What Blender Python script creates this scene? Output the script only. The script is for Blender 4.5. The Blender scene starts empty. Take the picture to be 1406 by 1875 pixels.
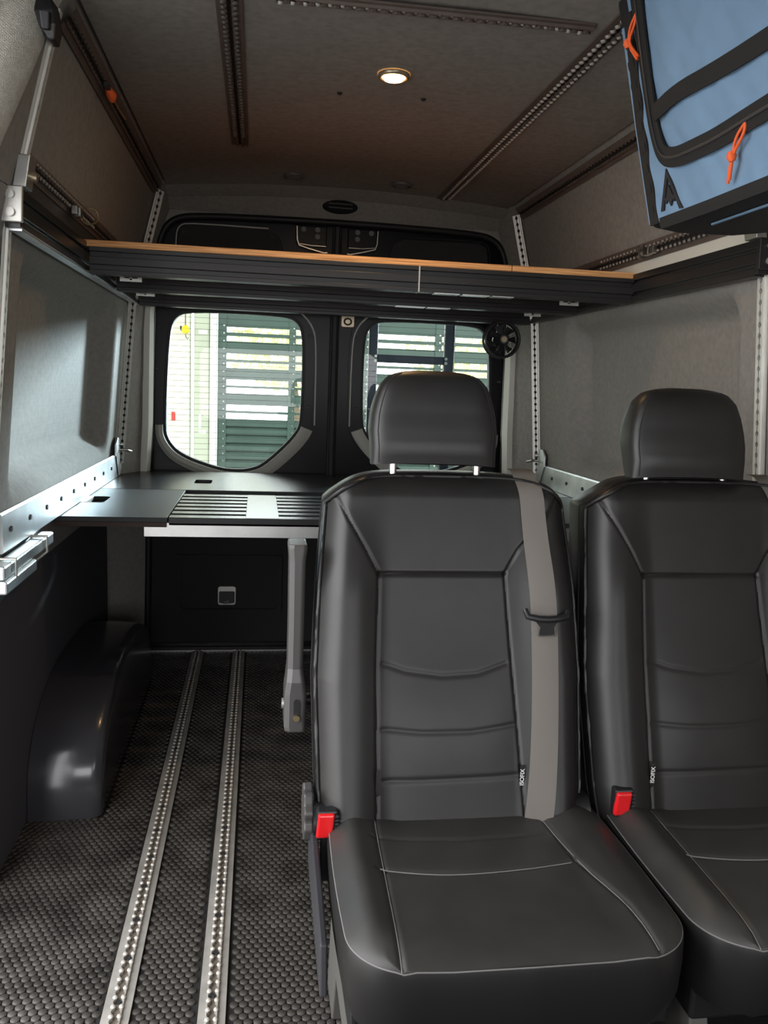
import bpy, math, random
import numpy as np
from mathutils import Vector, Matrix
random.seed(7)
S = bpy.context.scene
COL = S.collection

# ------------------------------------------------------------------ camera
F_PX, YAW, PITCH, ROLL = 1550.0, .15062622, .14821411, .03871704
HC = 1.195
def cam_axes():
    f = Vector((math.sin(YAW)*math.cos(PITCH), math.cos(YAW)*math.cos(PITCH), -math.sin(PITCH)))
    r = Vector((math.cos(YAW), -math.sin(YAW), 0)); d = f.cross(r)
    c, s = math.cos(ROLL), math.sin(ROLL)
    return r*c - d*s, r*s + d*c, f
_r, _d, _f = cam_axes()
cd = bpy.data.cameras.new('camera'); cam = bpy.data.objects.new('camera', cd); COL.objects.link(cam)
cd.sensor_fit = 'VERTICAL'; cd.sensor_height = 36.0; cd.sensor_width = 36.0*1406/1875
cd.lens = F_PX/1875*36.0; cd.clip_start = .02; cd.clip_end = 200
m = Matrix.Identity(4)
for i, a in enumerate((_r, -_d, -_f)):
    for k in range(3): m[k][i] = a[k]
m[2][3] = HC
cam.matrix_world = m
S.camera = cam

# ------------------------------------------------------------------ sky, lights, exposure
W = bpy.data.worlds.new('sky'); S.world = W; W.use_nodes = True
bg = W.node_tree.nodes['Background']
bg.inputs[0].default_value = (.975, .98, 1.0, 1); bg.inputs[1].default_value = 4.0
S.view_settings.view_transform = 'Standard'; S.view_settings.look = 'None'
S.view_settings.gamma = 1; S.view_settings.use_curve_mapping = False
S.view_settings.exposure = 0.9
def portal(name, loc, rot, sx, sy):
    l = bpy.data.lights.new(name, 'AREA'); l.shape = 'RECTANGLE'; l.size = sx; l.size_y = sy
    l.cycles.is_portal = True
    o = bpy.data.objects.new(name, l); COL.objects.link(o); o.location = loc; o.rotation_euler = rot
    return o
PI = math.pi
sl_ = bpy.data.lights.new('sun', 'SUN'); sl_.energy = 10.5; sl_.angle = math.radians(9); sl_.color = (.72, .85, 1.0)
sun = bpy.data.objects.new('sun', sl_); COL.objects.link(sun); sun.location = (10, 14, 6)
sun.rotation_euler = Vector((.45, 1.0, .20)).to_track_quat('Z', 'Y').to_euler()
portal('portal_windshield', (.32, -1.62, 1.15), (PI/2, 0, 0), 1.86, .74)          # faces +Y
portal('portal_side_door', (-.74, 1.06, .92), (PI/2, 0, -PI/2), 1.34, 1.78)      # faces +X
portal('portal_cab_window', (1.38, -.5, 1.15), (PI/2, 0, PI/2), 1.2, .6)
portal('portal_rear', (.32, 3.80, 1.14), (PI/2, 0, PI), 1.5, .7)

# ------------------------------------------------------------------ materials
MATS = {}
def mat(name, base, rough=.5, metal=0., bump=None, var=None, coat=0., spec=None, emit=None, trans=0., ior=1.45, sheen=0.):
    """bump = (kind, scale, strength, distance); var = (scale, amount)"""
    m = bpy.data.materials.new(name); m.use_nodes = True; nt = m.node_tree; N = nt.nodes; L = nt.links
    b = N['Principled BSDF']
    b.inputs['Base Color'].default_value = (*base, 1); b.inputs['Roughness'].default_value = rough
    b.inputs['Metallic'].default_value = metal; b.inputs['IOR'].default_value = ior
    if coat: b.inputs['Coat Weight'].default_value = coat; b.inputs['Coat Roughness'].default_value = .12
    if spec is not None: b.inputs['Specular IOR Level'].default_value = spec
    if sheen: b.inputs['Sheen Weight'].default_value = sheen; b.inputs['Sheen Roughness'].default_value = .5
    if trans: b.inputs['Transmission Weight'].default_value = trans
    if emit: b.inputs['Emission Color'].default_value = (*emit[0], 1); b.inputs['Emission Strength'].default_value = emit[1]
    tc = N.new('ShaderNodeTexCoord')
    if var:
        n = N.new('ShaderNodeTexNoise'); n.inputs['Scale'].default_value = var[0]; n.inputs['Detail'].default_value = 5
        L.new(tc.outputs['Object'], n.inputs['Vector'])
        r = N.new('ShaderNodeMapRange'); r.inputs[1].default_value = .3; r.inputs[2].default_value = .7
        r.inputs[3].default_value = 1-var[1]; r.inputs[4].default_value = 1+var[1]
        L.new(n.outputs[0], r.inputs[0])
        mx = N.new('ShaderNodeMix'); mx.data_type = 'RGBA'; mx.blend_type = 'MULTIPLY'; mx.inputs[0].default_value = 1
        mx.inputs[6].default_value = (*base, 1); L.new(r.outputs[0], mx.inputs[7]); L.new(mx.outputs[2], b.inputs['Base Color'])
    if bump:
        kind, sc, st, dist = bump
        bp = N.new('ShaderNodeBump'); bp.inputs['Strength'].default_value = st; bp.inputs['Distance'].default_value = dist
        if kind == 'noise':
            t = N.new('ShaderNodeTexNoise'); t.inputs['Scale'].default_value = sc; t.inputs['Detail'].default_value = 4
            L.new(tc.outputs['Object'], t.inputs['Vector']); L.new(t.outputs[0], bp.inputs['Height'])
        elif kind == 'voronoi':
            t = N.new('ShaderNodeTexVoronoi'); t.inputs['Scale'].default_value = sc
            L.new(tc.outputs['Object'], t.inputs['Vector']); L.new(t.outputs[0], bp.inputs['Height'])
        elif kind == 'weave':
            h = None
            for ax in ('X', 'Y', 'Z'):
                w = N.new('ShaderNodeTexWave'); w.bands_direction = ax; w.inputs['Scale'].default_value = sc
                w.inputs['Distortion'].default_value = 1.5; w.inputs['Detail'].default_value = 1
                L.new(tc.outputs['Object'], w.inputs['Vector'])
                if h is None: h = w.outputs[1]
                else:
                    a = N.new('ShaderNodeMath'); a.operation = 'ADD'; L.new(h, a.inputs[0]); L.new(w.outputs[1], a.inputs[1]); h = a.outputs[0]
            L.new(h, bp.inputs['Height'])
        elif kind == 'brushed':
            mp = N.new('ShaderNodeMapping'); mp.inputs['Scale'].default_value = (sc*.02, sc, sc)
            t = N.new('ShaderNodeTexNoise'); t.inputs['Scale'].default_value = 1; t.inputs['Detail'].default_value = 3
            L.new(tc.outputs['Object'], mp.inputs[0]); L.new(mp.outputs[0], t.inputs['Vector']); L.new(t.outputs[0], bp.inputs['Height'])
        L.new(bp.outputs[0], b.inputs['Normal'])
    MATS[name] = m
    return m

mat('wall_fabric', (.25, .235, .212), .95, bump=('weave', 330, .25, .0006), var=(60, .10), spec=.2)
mat('ceiling_fabric', (.255, .232, .208), .95, bump=('weave', 330, .25, .0006), var=(50, .12), spec=.2)
mat('pillar_fabric', (.60, .57, .50), .9, bump=('weave', 160, .7, .0015), var=(70, .08), spec=.2)
mat('leather', (.0135, .0128, .0118), .43, bump=('voronoi', 900, .12, .0004), var=(25, .12))
mat('leather_cushion', (.030, .029, .0265), .46, bump=('voronoi', 900, .12, .0004), var=(14, .16))
mat('leather_side', (.012, .0116, .011), .40, bump=('voronoi', 900, .12, .0004))
mat('thread', (.16, .155, .15), .7)
mat('seam_dark', (.008, .008, .008), .8)
mat('rubber_mat', (.012, .012, .012), .75, var=(40, .3))
mat('rubber_coin', (.050, .046, .041), .45, var=(9, .55), bump=('noise', 400, .15, .0005))
mat('black_plastic', (.012, .012, .013), .42)
mat('grey_plastic', (.055, .052, .05), .38, bump=('noise', 700, .08, .0003))
mat('dark_plastic', (.03, .03, .034), .45)
mat('well_plastic', (.035, .035, .04), .22, bump=('noise', 14, .10, .004), coat=.4)
mat('aluminium', (.62, .62, .60), .38, 1., bump=('noise', 60, .06, .001), var=(18, .08))
mat('aluminium_floor', (.42, .405, .375), .45, .35, bump=('brushed', 900, .12, .0006), var=(25, .15))
mat('post_alu', (.66, .65, .60), .45, .4, var=(18, .08))
mat('track_shadow', (.012, .011, .010), .8)
mat('bead_alu', (.58, .55, .49), .34, .3)
mat('track_floor_slot', (.17, .145, .118), .7)
mat('shaded_track', (.115, .088, .074), .6, .1, var=(30, .1))  # aluminium track; its shade and brown reflections put into the base colour
mat('galvanised', (.66, .69, .70), .36, 1., bump=('noise', 40, .08, .001), var=(14, .14))
mat('black_extrusion', (.030, .029, .029), .33, .35)
mat('steel', (.55, .53, .49), .28, 1.)
mat('steel_bracket', (.55, .54, .50), .45, .85)
mat('brass', (.65, .52, .28), .3, 1.)
mat('black_paint', (.005, .005, .006), .32, spec=.25)
mat('door_inset', (.028, .027, .026), .9, bump=('weave', 330, .2, .0005))
mat('gasket', (.008, .008, .008), .55)
mat('trim_grey', (.40, .395, .35), .5, bump=('noise', 500, .08, .0003))
mat('edge_trim', (.62, .61, .54), .65)
mat('stud', (.50, .475, .43), .35, .15)  # brighter bead copy: light from the door put into the colour
mat('bead_dim', (.24, .22, .195), .4, .2)
mat('liner', (.052, .051, .060), .85, bump=('weave', 330, .2, .0005))
mat('deck_sheen', (.30, .31, .32), .3)  # solid web between slats; pale window reflection put into the colour
mat('bolt_grey', (.12, .115, .105), .5, .3)
mat('deck_board', (.020, .021, .022), .34, bump=('weave', 240, .35, .0008), var=(12, .1))
mat('deck_edge', (.035, .022, .018), .8)
mat('deck_smooth', (.024, .025, .026), .27)
mat('blue_canvas', (.175, .285, .42), .75, bump=('weave', 500, .18, .0005), var=(6, .10))
mat('black_webbing', (.017, .016, .015), .8, bump=('weave', 600, .5, .0008))
mat('black_canvas', (.011, .011, .013), .7, bump=('weave', 400, .3, .0006))
mat('orange_cord', (.85, .13, .03), .65)
mat('belt', (.135, .121, .106), .7, bump=('weave', 700, .4, .0006))
mat('red_button', (.62, .012, .015), .28, coat=.3)
mat('lamp_off', (.10, .095, .09), .4)
mat('lamp_rim', (.45, .36, .25), .35, .7)
mat('lamp_lens', (1, .85, .6), .3, emit=((1.0, .55, .18), 14.0))
mat('white_print', (.75, .75, .72), .6)
mat('logo_print', (.020, .020, .022), .6)
mat('gate_green', (.036, .066, .052), .5, .0, var=(5, .12))
mat('gate_dark', (.012, .022, .018), .7)
mat('cream_plaster', (.58, .57, .45), .8, var=(3, .05))
mat('grey_column', (.40, .42, .33), .75, var=(4, .08))
mat('pale_post', (.62, .65, .55), .6)
mat('yellow_ball', (.85, .55, .02), .5)
mat('red_sign', (.45, .04, .03), .6)
mat('concrete', (.34, .33, .31), .9, var=(2, .15), bump=('noise', 30, .3, .01))
mat('leaf', (.66, .68, .34), .6, var=(3, .35))
mat('bark', (.12, .09, .06), .9, bump=('noise', 40, .6, .02))
mat('ladder_blue', (.012, .016, .026), .35)
mat('van_paint', (.03, .03, .033), .35)
mat('wire', (.10, .12, .10), .6)
mat('ptcl', (.16, .08, .05), .6)
# plywood edge: thin ply layers
def ply():
    m = mat('plywood', (.62, .36, .17), .6); nt = m.node_tree; N = nt.nodes; L = nt.links; b = N['Principled BSDF']
    tc = N.new('ShaderNodeTexCoord'); sp = N.new('ShaderNodeSeparateXYZ'); L.new(tc.outputs['Object'], sp.inputs[0])
    mp = N.new('ShaderNodeMapping'); mp.inputs['Scale'].default_value = (6, 6, 420)
    t = N.new('ShaderNodeTexNoise'); t.inputs['Scale'].default_value = 1; t.inputs['Detail'].default_value = 2
    L.new(tc.outputs['Object'], mp.inputs[0]); L.new(mp.outputs[0], t.inputs[0])
    cr = N.new('ShaderNodeValToRGB'); cr.color_ramp.elements[0].position = .35; cr.color_ramp.elements[1].position = .62
    cr.color_ramp.elements[0].color = (.42, .18, .06, 1); cr.color_ramp.elements[1].color = (.85, .47, .20, 1)
    L.new(t.outputs[0], cr.inputs[0]); L.new(cr.outputs[0], b.inputs['Base Color'])
ply()
# window glass: thin, clear, faint green tint
def glass():
    m = bpy.data.materials.new('glass'); m.use_nodes = True; nt = m.node_tree; N = nt.nodes; L = nt.links
    N.remove(N['Principled BSDF']); o = N['Material Output']
    t = N.new('ShaderNodeBsdfTransparent'); t.inputs[0].default_value = (.80, .88, .84, 1)
    g = N.new('ShaderNodeBsdfGlossy'); g.inputs['Roughness'].default_value = .02
    fr = N.new('ShaderNodeFresnel'); fr.inputs[0].default_value = 1.45
    mx = N.new('ShaderNodeMixShader'); L.new(fr.outputs[0], mx.inputs[0]); L.new(t.outputs[0], mx.inputs[1]); L.new(g.outputs[0], mx.inputs[2])
    L.new(mx.outputs[0], o.inputs[0]); MATS['glass'] = m
glass()

# ------------------------------------------------------------------ geometry helpers
WL = {}
def thing(name, label, cat, loc=(0, 0, 0), group=None):
    o = bpy.data.objects.new(name, None); COL.objects.link(o); o.location = loc; o.empty_display_size = .05
    o['label'] = label; o['category'] = cat
    if group: o['group'] = group
    WL[o.name] = Vector(loc); return o
def tag(o, label=None, cat=None, group=None, kind=None):
    if label: o['label'] = label
    if cat: o['category'] = cat
    if group: o['group'] = group
    if kind: o['kind'] = kind
    return o
def depth(o):
    n = 0
    while o: o = o.parent; n += 1
    return n
class G:
    """collects world-space vertices and faces; obj() links them as one mesh object"""
    def __init__(s): s.v = []; s.f = []; s.mi = []
    def add(s, V, F, mi=0):
        n = len(s.v); s.v += [tuple(p) for p in V]; s.f += [tuple(i+n for i in q) for q in F]; s.mi += [mi]*len(F); return s
    def box(s, x0, x1, y0, y1, z0, z1, mi=0):
        V = [(x, y, z) for z in (z0, z1) for y in (y0, y1) for x in (x0, x1)]
        return s.add(V, [(0, 2, 3, 1), (4, 5, 7, 6), (0, 1, 5, 4), (2, 6, 7, 3), (0, 4, 6, 2), (1, 3, 7, 5)], mi)
    def loft(s, loops, close=True, cap=True, mi=0):
        n = len(loops[0]); V = [p for l in loops for p in l]; F = []
        for i in range(len(loops)-1):
            for j in range(n if close else n-1):
                k = (j+1) % n; F.append((i*n+j, i*n+k, (i+1)*n+k, (i+1)*n+j))
        if cap:
            F.append(tuple(range(n-1, -1, -1))); F.append(tuple((len(loops)-1)*n+j for j in range(n)))
        return s.add(V, F, mi)
    def prism(s, poly, axis, a, b, mi=0):
        """poly: 2D points in the other two axes (cyclic order x,y,z without axis)"""
        def P(p, t): return {'x': (t, p[0], p[1]), 'y': (p[0], t, p[1]), 'z': (p[0], p[1], t)}[axis]
        return s.loft([[P(p, a) for p in poly], [P(p, b) for p in poly]], mi=mi)
    def ring(s, outer, inner, fn, a, b, mi=0):
        """plate with hole; outer/inner same count 2D loops, fn(p,t)->3D"""
        n = len(outer); V = [fn(p, a) for p in outer]+[fn(p, a) for p in inner]+[fn(p, b) for p in outer]+[fn(p, b) for p in inner]
        F = []
        for j in range(n):
            k = (j+1) % n
            F += [(j, k, n+k, n+j), (2*n+j, 3*n+j, 3*n+k, 2*n+k), (j, 2*n+j, 2*n+k, k), (n+j, n+k, 3*n+k, 3*n+j)]
        return s.add(V, F, mi)
    def tube(s, path, r, n=8, closed=False, cap=True, mi=0):
        P = [Vector(p) for p in path]; loops = []; m = len(P); ref = None
        for i, p in enumerate(P):
            a = P[(i-1) % m] if (i > 0 or closed) else p; b = P[(i+1) % m] if (i < m-1 or closed) else p
            t = (b-a).normalized()
            if ref is None: ref = Vector((0, 0, 1)) if abs(t.z) < .9 else Vector((1, 0, 0))
            u = (ref - t*ref.dot(t)).normalized(); w = t.cross(u); ref = u
            rr = r[i] if isinstance(r, (list, tuple)) else r
            loops.append([p+u*rr*math.cos(2*PI*k/n)+w*rr*math.sin(2*PI*k/n) for k in range(n)])
        if closed: loops.append(loops[0]); cap = False
        return s.loft(loops, cap=cap, mi=mi)
    def cyl(s, p0, p1, r, n=16, r1=None, mi=0): return s.tube([p0, p1], [r, r if r1 is None else r1], n, mi=mi)
    def strip(s, A, B, mi=0):
        n = len(A); return s.add(list(A)+list(B), [(i, i+1, n+i+1, n+i) for i in range(n-1)], mi)
    def obj(s, name, mats, parent=None, smooth=None, bevel=0, seg=2, kind=None, label=None):
        off = Vector((0, 0, 0))
        if parent is not None: off = WL[parent.name]
        me = bpy.data.meshes.new(name)
        me.from_pydata([(p[0]-off.x, p[1]-off.y, p[2]-off.z) for p in s.v], [], s.f); me.validate()
        if isinstance(mats, str): mats = [mats]
        for q in mats: me.materials.append(MATS[q])
        if len(mats) > 1 and len(me.polygons) == len(s.mi): me.polygons.foreach_set('material_index', s.mi)
        import bmesh
        bm = bmesh.new(); bm.from_mesh(me); bmesh.ops.recalc_face_normals(bm, faces=bm.faces); bm.to_mesh(me); bm.free()
        if smooth is not None:
            me.shade_smooth()
            if smooth < 180: me.set_sharp_from_angle(angle=math.radians(smooth))
        o = bpy.data.objects.new(name, me); COL.objects.link(o)
        if parent is not None: o.parent = parent
        WL[o.name] = off
        if bevel:
            b = o.modifiers.new('bevel', 'BEVEL'); b.width = bevel; b.segments = seg; b.limit_method = 'ANGLE'; b.angle_limit = math.radians(35)
        if kind: o['kind'] = kind
        if label: o['label'] = label
        return o
def inst(src, name, loc, parent=None, rot=None):
    o = src.copy(); o.name = name; COL.objects.link(o); o.location = loc
    if rot: o.rotation_euler = rot
    o.parent = parent; return o
def chaikin(P, n=2, closed=True):
    for _ in range(n):
        Q = []; m = len(P); rng = range(m) if closed else range(m-1)
        if not closed: Q.append(P[0])
        for i in rng:
            a, b = P[i], P[(i+1) % m]
            Q.append(tuple(a[k]*.75+b[k]*.25 for k in range(len(a)))); Q.append(tuple(a[k]*.25+b[k]*.75 for k in range(len(a))))
        if not closed: Q.append(P[-1])
        P = Q
    return P
def rrect(x0, x1, y0, y1, r, n=5):
    P = []
    for cx, cy, a in ((x1-r, y1-r, 0), (x0+r, y1-r, 90), (x0+r, y0+r, 180), (x1-r, y0+r, 270)):
        for i in range(n+1):
            t = math.radians(a+90*i/n); P.append((cx+r*math.cos(t), cy+r*math.sin(t)))
    return P
def ray_loop(poly, c, angs):
    out = []
    for a in angs:
        d = (math.cos(a), math.sin(a)); best = None
        for i in range(len(poly)):
            p, q = poly[i], poly[(i+1) % len(poly)]
            ex, ey = q[0]-p[0], q[1]-p[1]; den = d[0]*ey-d[1]*ex
            if abs(den) < 1e-12: continue
            t = ((p[0]-c[0])*ey-(p[1]-c[1])*ex)/den; u = ((p[0]-c[0])*d[1]-(p[1]-c[1])*d[0])/den
            if t > 0 and -1e-6 <= u <= 1+1e-6 and (best is None or t > best): best = t
        out.append((c[0]+d[0]*best, c[1]+d[1]*best))
    return out
def match(outer, inner, c, n=140):
    A = [2*PI*i/n for i in range(n)]
    for P in (outer, inner): A += [math.atan2(p[1]-c[1], p[0]-c[0]) % (2*PI) for p in P]
    A = sorted(set(round(a, 5) for a in A))
    return ray_loop(outer, c, A), ray_loop(inner, c, A)
def arc(cx, cy, r, a0, a1, n):
    return [(cx+r*math.cos(math.radians(a0+(a1-a0)*i/n)), cy+r*math.sin(math.radians(a0+(a1-a0)*i/n))) for i in range(n+1)]
def lerp_tab(tab, x):
    return float(np.interp(x, [t[0] for t in tab], [t[1] for t in tab]))
def sstep(a, b, x):
    t = np.clip((x-a)/(b-a), 0, 1); return t*t*(3-2*t)

X0 = .32                                                   # centre line of the van
WALLX = [(0, -.67), (.3, -.655), (.55, -.625), (.80, -.572), (.86, -.564), (1.475, -.514), (1.60, -.482), (1.91, -.405), (1.96, -.37), (2.0, -.33)]
def wallx(z): return lerp_tab(WALLX, z)
def ceilz(x): return 1.975-.035*((x-X0)/.70)**2

# ================================================================== STRUCTURE
# floor
g = G().box(-.72, 1.36, -1.6, 3.76, -.05, -.004)
floor = tag(g.obj('floor', 'rubber_mat'), 'black rubber coin-pattern van floor', kind='structure')
# coins: hexagonal packing, real low discs
PX, PY = .0183, .0158
def coin_mesh():
    V = []; F = []; n = 12
    for r, z in ((.0087, -.0042), (.0086, -.0012), (.0077, -.0002)):
        V += [(r*math.cos(2*PI*k/n), r*math.sin(2*PI*k/n), z) for k in range(n)]
    for i in range(2):
        for k in range(n): F.append((i*n+k, i*n+(k+1) % n, (i+1)*n+(k+1) % n, (i+1)*n+k))
    F.append(tuple(2*n+k for k in range(n)))
    return V, F
cv, cf = coin_mesh()
TR = ((-.2475, .026), (-.0695, .026))                      # floor track centres, half widths
def in_well(x, y): return x < -.400 and 2.25 < y < 3.35
coins = []
for j in range(int((3.7-1.2)/PY)):
    y = 1.2+j*PY
    for i in range(int(1.05/PX)):
        x = -.66+i*PX+(PX/2 if j % 2 else 0)
        if any(abs(x-c) < w+.008 for c, w in TR) or in_well(x, y) or x > .40: continue
        coins.append((x, y))
coins.sort(key=lambda p: (p[0]+.05)**2*2+(p[1]-1.45)**2 if (p[1] > 1.42 and -.40 < p[0] < .14) else 50+p[1])
gc = G().add(cv, cf); src = gc.obj('rubber_coin', 'rubber_coin', floor, smooth=50)
src.location = (coins[0][0], coins[0][1], 0)
for k, (x, y) in enumerate(coins[1:300]):
    inst(src, 'rubber_coin', (x, y, 0), floor)
gs = G()
for x, y in coins[300:]: gs.add([(a+x, b+y, c) for a, b, c in cv], cf)
gs.obj('rubber_coins', 'rubber_coin', floor, smooth=50, kind='stuff')

# side walls as curved, recessed fabric panels
def wall(name, sign, y0, y1, rec, label):
    ys = np.arange(y0, y1+1e-6, .02); zs = np.concatenate([np.linspace(0, .80, 9), np.arange(.82, 1.62, .02), np.linspace(1.64, 1.98, 12)])
    V = []; F = []
    ry0, ry1, rz0, rz1, soft, dep = rec
    for z in zs:
        for y in ys:
            r = .09
            dy = max(ry0+r-y, y-(ry1-r), 0); dz = max(rz0+r-z, z-(rz1-r), 0)
            d = math.hypot(dy, dz)-r
            dd = dep*(1-float(sstep(-soft, 0, d)))
            x = wallx(z)-dd
            V.append((x if sign < 0 else 2*X0-x, y, z))
    n = len(ys)
    for i in range(len(zs)-1):
        for j in range(n-1): F.append((i*n+j, i*n+j+1, (i+1)*n+j+1, (i+1)*n+j))
    o = G().add(V, F).obj(name, 'wall_fabric', smooth=180)
    return tag(o, label, kind='structure')
wall('wall_left', -1, 1.86, 3.50, (2.00, 3.30, .895, 1.475, .085, .075), 'grey fabric covered left van wall with recessed window panel')
wl = bpy.data.objects['wall_left']
G().box(-.612, -.598, 1.90, 3.498, 0, .765).obj('lower_panel', 'liner', wl, bevel=.004)
wall('wall_right', 1, .42, 3.50, (1.97, 3.18, .895, 1.475, .085, .075), 'grey fabric covered right van wall with recessed panel')

# ceiling
xs = np.linspace(-.37, 1.01, 29); ys = np.linspace(-.9, 3.56, 40); V = []; F = []
for y in ys:
    for x in xs: V.append((x, y, ceilz(x)))
n = len(xs)
for i in range(len(ys)-1):
    for j in range(n-1): F.append((i*n+j, i*n+j+1, (i+1)*n+j+1, (i+1)*n+j))
ceiling = tag(G().add(V, F).obj('ceiling', 'ceiling_fabric', smooth=180), 'taupe fabric headliner', kind='structure')

# rear wall: D pillars, header, opening for the doors
def opening():
    P = [(-.468, -.02), (-.455, .9), (-.445, 1.45), (-.420, 1.72)]
    P += [(-.40, 1.79), (-.36, 1.835), (-.29, 1.855), (.0, 1.862), (.32, 1.865)]
    return P+[(2*X0-x, z) for x, z in reversed(P[:-1])]
OPN = opening()
outer = [(-.74, -.02), (-.74, 2.03), (1.38, 2.03), (1.38, -.02)]
a, b = match(outer, OPN, (X0, .9))
g = G().ring(a, b, lambda p, t: (p[0], t, p[1]), 3.705, 3.735)
zl = [0, .3, .6, .8, 1.0, 1.2, 1.45, 1.6, 1.75, 1.9, 1.97]
for s in (1, -1):
    A = [(wallx(z) if s > 0 else 2*X0-wallx(z), 3.49, z) for z in zl]
    B = []
    for z in zl:
        e = lerp_tab([(0, -.474), (.9, -.461), (1.45, -.452), (1.72, -.430), (1.97, -.34)], z)
        B.append((e if s > 0 else 2*X0-e, 3.703, z))
    g.strip(A, B)
hx = np.linspace(-.40, 1.04, 21)
g.strip([(x, 3.55, ceilz(x)+.004) for x in hx], [(x, 3.64, ceilz(x)-.03) for x in hx])
g.strip([(x, 3.64, ceilz(x)-.03) for x in hx], [(x, 3.704, 1.875) for x in hx])
tag(g.obj('wall_rear', 'wall_fabric', smooth=40), 'dark grey fabric rear pillars and header around the back doors', kind='structure')
# pale edge trims beside the doors, black gasket round the opening
for i, s in enumerate((1, -1)):
    g = G(); pth = [(-.469, .80), (-.459, 1.0), (-.452, 1.45), (-.446, 1.53)]
    loops = []
    for x, z in pth:
        q = [(x-.020, 3.655), (x-.020, 3.69), (x+.018, 3.712), (x+.018, 3.685), (x+.006, 3.650)]
        loops.append([((u if s > 0 else 2*X0-u), v, z) for u, v in q])
    g.loft(loops)
    tag(g.obj('trim_%d' % (i+1), 'edge_trim', smooth=40), 'pale edge trim beside the back doors', kind='structure')
g = G(); g.tube([(x, 3.700, z) for x, z in chaikin(OPN, 2, False)], .014, 8)
tag(g.obj('trim_3', 'gasket', smooth=60), 'black rubber seal round the rear door opening', kind='structure')

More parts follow.
